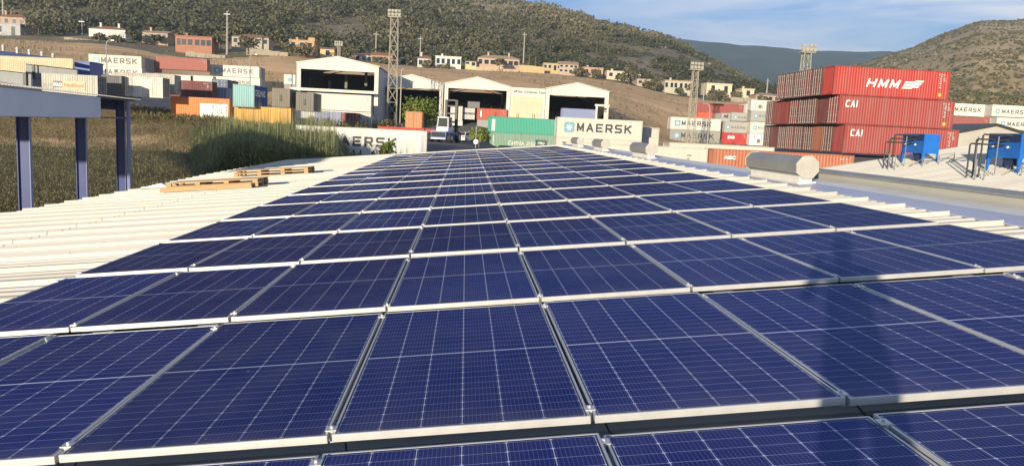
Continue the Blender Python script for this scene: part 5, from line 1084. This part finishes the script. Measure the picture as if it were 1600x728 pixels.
# single trees and bushes
def tree(label, px, py_base, D, rad, h, m, seed, n=420, size=.28, flat=.85, name='tree', group='trees and bushes among the houses', clumps=9):
    q = at(px, py_base, D); x, y = q[0], D; z = min(ground(x, y), q[2]) if D < 200 else q[2]; t = thing(name, label, 'tree' if name != 'bush' else 'bush', (x, y, z), 0, group); rr = np.random.default_rng(seed)
    cz = h-rad*flat; b = MB(); b.tube([(0, 0, -1.2), (.05*h*.2, 0, cz*.5), (0, .04, cz)], .055*h*.6+.04, 7, r2=.03*h*.6); cl = [(0, 0, cz)]
    for k in range(clumps):
        a = 2*pi*k/clumps+rr.random(); e = rr.uniform(-.55, .85); p = (rad*.62*cos(a)*cos(e), rad*.62*sin(a)*cos(e), cz+rad*flat*.62*sin(e)); cl.append(p); b.tube([(0, 0, cz*.55), tuple(.6*v+.4*w for v, w in zip(p, (0, 0, cz*.6))), p], .02*h*.5+.015, 5, r2=.01)
    b.build('trunk', M_BARK, t); V, Q, tt = leaves(np.array(cl), rad*rr.uniform(.36, .58, len(cl)), max(12, n//len(cl)), size, seed+1, flat=.9, shell=.35); bulk('crown', V, Q, m, t, tint=tt)
tree('rounded bright green tree behind the square orange container end', 656, 202, 124, 3.0, 6.2, M_GRN, 1, n=2600, size=.17, group='trees in the container yard', clumps=22)
tree('small green shrub right of the container handler', 748, 222, 104, 1.35, 2.7, M_GRN, 2, n=900, size=.12, name='bush', group='trees in the container yard', clumps=12)
tree('dark shrub at the foot of the tall lattice mast', 603, 200, 124, 1.2, 2.4, M_OAK, 3, n=500, size=.14, name='bush', group='trees in the container yard')
tree('thin young leafy tree standing in front of the white container with black lettering', 604, 233, 68, .62, 3.3, M_GRN, 4, n=420, size=.10, flat=2.0, group='trees in the container yard')
TL = [(388, 80, 300, 4.2, 6.5, 'dark round tree below the long grey tan house'), (345, 73, 305, 3.4, 5.5, 'dark tree right of the orange veranda house'), (475, 88, 300, 4.0, 5.5, 'dark olive tree below the yellow orange house'), (452, 84, 302, 3.0, 4.5, 'olive bush left of the dark olive tree above the hangar'), (540, 95, 318, 4.0, 6.5, 'dark tree between the small mast and the white house'), (60, 52, 322, 5.5, 8, 'dark tree right of the tan corner house'), (85, 55, 322, 5.0, 7, 'dark tree left of the garden wall at far left'), (155, 66, 312, 2.4, 3.5, 'round bush in front of the white red roofed house'), (182, 68, 310, 2.6, 3.6, 'bush at the right end of the white red roofed house'), (210, 66, 315, 3.2, 5, 'dark tree between the white red roofed house and the small tan one'), (245, 67, 318, 2.2, 3.4, 'bush in front of the small tan house'), (600, 104, 322, 2.6, 3.6, 'brown green bush under the orange house'), (592, 103, 323, 2.2, 3.4, 'bush left of the brown green one under the orange house'), (668, 109, 326, 2.6, 4, 'rounded bush under the small grey white house'), (638, 104, 340, 3.4, 5, 'tree between the tall mast and the small grey white house'), (695, 108, 328, 2.4, 2.4, 'low bush under the white flat roofed house'), (780, 107, 330, 2.3, 4.2, 'small tree in front of the long tan house'), (905, 119, 336, 2.8, 4, 'bright bush below the two storey tan house'), (930, 121, 334, 2.2, 3.4, 'bush under the small brick coloured house'), (983, 127, 328, 3.4, 6, 'dense dark tree right of the pale house with mast'), (970, 128, 326, 2.2, 3.6, 'bush at the foot of the dense dark tree'), (1012, 136, 318, 2.2, 3, 'dry bush right of the low broken house'), (1024, 139, 316, 2.4, 3.6, 'dark bush left of the long pale house with arches'), (1083, 148, 308, 2.8, 5, 'dark tree right of the long pale house with arches'), (1116, 155, 300, 3.0, 4.2, 'hedge like dark tree under the plain cream building'), (1128, 156, 300, 2.8, 4.0, 'dark tree right of the hedge like one under the cream building'), (1150, 155, 312, 2.2, 3, 'small bush between the two cream buildings'), (1192, 161, 306, 2.0, 3, 'bush in front of the half hidden tan house'), (1062, 147, 310, 1.8, 2.6, 'small bush among the white arches')]
for i, (px, py, D, rad, h, lab) in enumerate(TL): tree(lab, px, py, D, rad, h, M_OAK, 100+i, n=330, size=.42, name='bush' if 'bush' in lab else 'tree')
for i, px in enumerate((826.5, 836.5)):
    q = at(px, 99, 352); t = thing('palm_tree', ['left palm of two beside the utility pole', 'right palm of two, slightly shorter'][i], 'palm', tuple(q), 0, 'palms among the houses'); b = MB(); h = 4.6-.5*i; b.tube([(0, 0, -1), (.1, 0, h*.5), (0, 0, h)], .3, 8, r2=.22); b.build('trunk', M_BARK, t)
    c = MB(); rr = random.Random(i)
    for k in range(26):
        a = 2*pi*k/26*3.1; el = rr.uniform(-.7, 1.1); pts = []
        for s_ in range(6): u = s_/5; pts.append((2.1*u*cos(a)*cos(el*.6), 2.1*u*sin(a)*cos(el*.6), h+1.3*u*sin(el)-1.5*u*u))
        for s_ in range(5):
            p, q_ = Vector(pts[s_]), Vector(pts[s_+1]); n_ = Vector((-sin(a), cos(a), 0))*(.32*(1-s_/5.5)); dz = Vector((0, 0, -.10)); c.add([p-n_+dz, p, q_, q_-n_*.8+dz], [(0, 1, 2, 3)]); c.add([p, p+n_+dz, q_+n_*.8+dz, q_], [(0, 1, 2, 3)])
    c.build('fronds', mat('palm_fronds', (.10, .10, .045), (.06, .07, .03), 2, rough=.7), t)
# reeds between the roof and the left yard
def blades(x, y, z, n, L, w, seed, lean, droop, h0=0, h1=1, hgt=None):
    r = np.random.default_rng(seed); K = len(x); a = r.random((K, n))*2*pi; el = lean[0]+(lean[1]-lean[0])*r.random((K, n)); LL = L*(.6+.7*r.random((K, n))); hz = (h0+(h1-h0)*r.random((K, n)))*(hgt[:, None] if hgt is not None else 1)
    b0 = np.stack([x[:, None]+0*a, y[:, None]+0*a, z[:, None]+hz], 2); d = np.stack([np.cos(a)*np.cos(el), np.sin(a)*np.cos(el), np.sin(el)], 2); s = np.stack([-np.sin(a), np.cos(a), 0*a], 2)*w
    m_ = b0+d*LL[..., None]*.55; e = b0+d*LL[..., None]; e[..., 2] -= droop*LL
    V = np.stack([b0-s*.6, b0+s*.6, m_+s, m_-s, e+s*.15, e-s*.15], 2).reshape(-1, 3); i = 6*np.arange(K*n)[:, None]; Q = np.concatenate([i+np.array([0, 1, 2, 3]), i+np.array([3, 2, 4, 5])], 1).reshape(-1, 4); return V, Q, r.random((K, 1)).repeat(n, 1).ravel().repeat(2)*.6+.4*r.random(K*n*2)
r = np.random.default_rng(77); n = 5200; D = 53.5+36*r.random(n); pxr = 300+262*r.random(n); edge = np.clip((pxr-290)/75, 0, 1)*np.clip((545-pxr)/22, 0, 1); k = r.random(n) < .25+.9*edge; D, pxr, edge = D[k], pxr[k], edge[k]
x = np.interp(pxr, PXS, XCOL)*D; z = ground_v(x, D); top_ = 5.1+np.interp(D, [60, 72, 88], [0, .35, .9])+.8*fbm(x/2.2, D/2.2, 91, 2)+.75*r.random(len(x)); hg = np.maximum(.5, (top_-z)*(.35+.65*edge))
Vs, Qs, ts = blades(x, D, z, 1, 1, .010, 78, (1.45, 1.57), 0); Vs = Vs.reshape(-1, 6, 3); Vs[:, :, 2] = z[:, None]+(Vs[:, :, 2]-z[:, None])*(hg*.78)[:, None]; Vs = Vs.reshape(-1, 3)
Vl, Ql, tl = blades(x, D, z, 34, .60, .030, 79, (-.1, 1.15), .5, .08, .97, hg)
tag(bulk('reeds', np.vstack([Vs, Vl]), np.vstack([Qs, Ql+len(Vs)]), M_REED, tint=np.concatenate([ts, tl])), 'tall green reed bed between the cream roof and the left container yard', 'reeds', kind='stuff')
# rough grass on the bank, weeds at the foot of the containers, dry tufts on the field
n = 22000; D = 50+62*r.random(n); pxg = -120+690*r.random(n); x = np.interp(pxg, PXS, XCOL)*D; z = ground_v(x, D); k = fbm(x/5, D/5, 81, 3) > -.28; x, D, z = x[k], D[k], z[k]
Vg, Qg, tg = blades(x, D, z-.05, 10, .19, .034, 82, (.1, 1.1), .4)
n = 900; D = 100+13*r.random(n); pxw = 200+380*r.random(n); x = np.interp(pxw, PXS, XCOL)*D; z = ground_v(x, D); Vw, Qw, tw = blades(x, D, z, 26, .55, .035, 83, (.2, 1.2), .3)
n = 260; D = 118+30*r.random(n); pxw = 480+170*r.random(n); x = np.interp(pxw, PXS, XCOL)*D; z = ground_v(x, D); Vx, Qx, tx = blades(x, D, z, 22, .9, .03, 84, (.4, 1.4), .25)
n = 5000; D = 170+150*r.random(n); pxw = -50+1250*r.random(n); x = np.interp(pxw, PXS, XCOL)*D; z = ground_v(x, D); k = (D > fld0(pxw)) & (fbm(x/14, D/14, 85, 3) > .02); Vy, Qy, ty = blades(x[k], D[k], z[k]-.05, 7, .7, .07, 86, (.4, 1.2), .3)
o = 0; VV_, QQ_, TT_ = [], [], []
for V, Q, t_ in ((Vg, Qg, tg), (Vw, Qw, tw), (Vx, Qx, tx), (Vy, Qy, ty)): VV_.append(V); QQ_.append(Q+o); TT_.append(t_); o += len(V)
tag(bulk('rough_grass', np.vstack(VV_), np.vstack(QQ_), M_DRY, tint=np.concatenate(TT_)), 'dry tufted grass and weeds on the bank and the field', 'grass', kind='stuff')
# ------------------------------------------------------------------ the air
hz = MB(); hz.box(-4200, 4600, -80, 4400, -1.4, 470); ho = hz.build('haze', M_WHITE); tag(ho, kind='stuff')
hm = bpy.data.materials.new('haze_air'); hm.use_nodes = True; tn = hm.node_tree; tn.nodes.clear(); pv = tn.nodes.new('ShaderNodeVolumePrincipled'); pv.inputs['Color'].default_value = (.66, .84, 1, 1); pv.inputs['Density'].default_value = .00019; pv.inputs['Anisotropy'].default_value = .2
mo = tn.nodes.new('ShaderNodeOutputMaterial'); tn.links.new(pv.outputs[0], mo.inputs['Volume']); ho.data.materials[0] = hm; ho.display_type = 'WIRE'

# ------------------------------------------------------------------ lettering becomes plain mesh
bpy.context.view_layer.update(); dg = bpy.context.evaluated_depsgraph_get()
for o in TEXTS:
    me = bpy.data.meshes.new_from_object(o.evaluated_get(dg)); me.name = 'lettering'
    n = bpy.data.objects.new('lettering', me); COL.objects.link(n); n.parent = o.parent; n.location = o.location; n.rotation_euler = o.rotation_euler; n.scale = o.scale
for o in TEXTS: bpy.data.objects.remove(o)
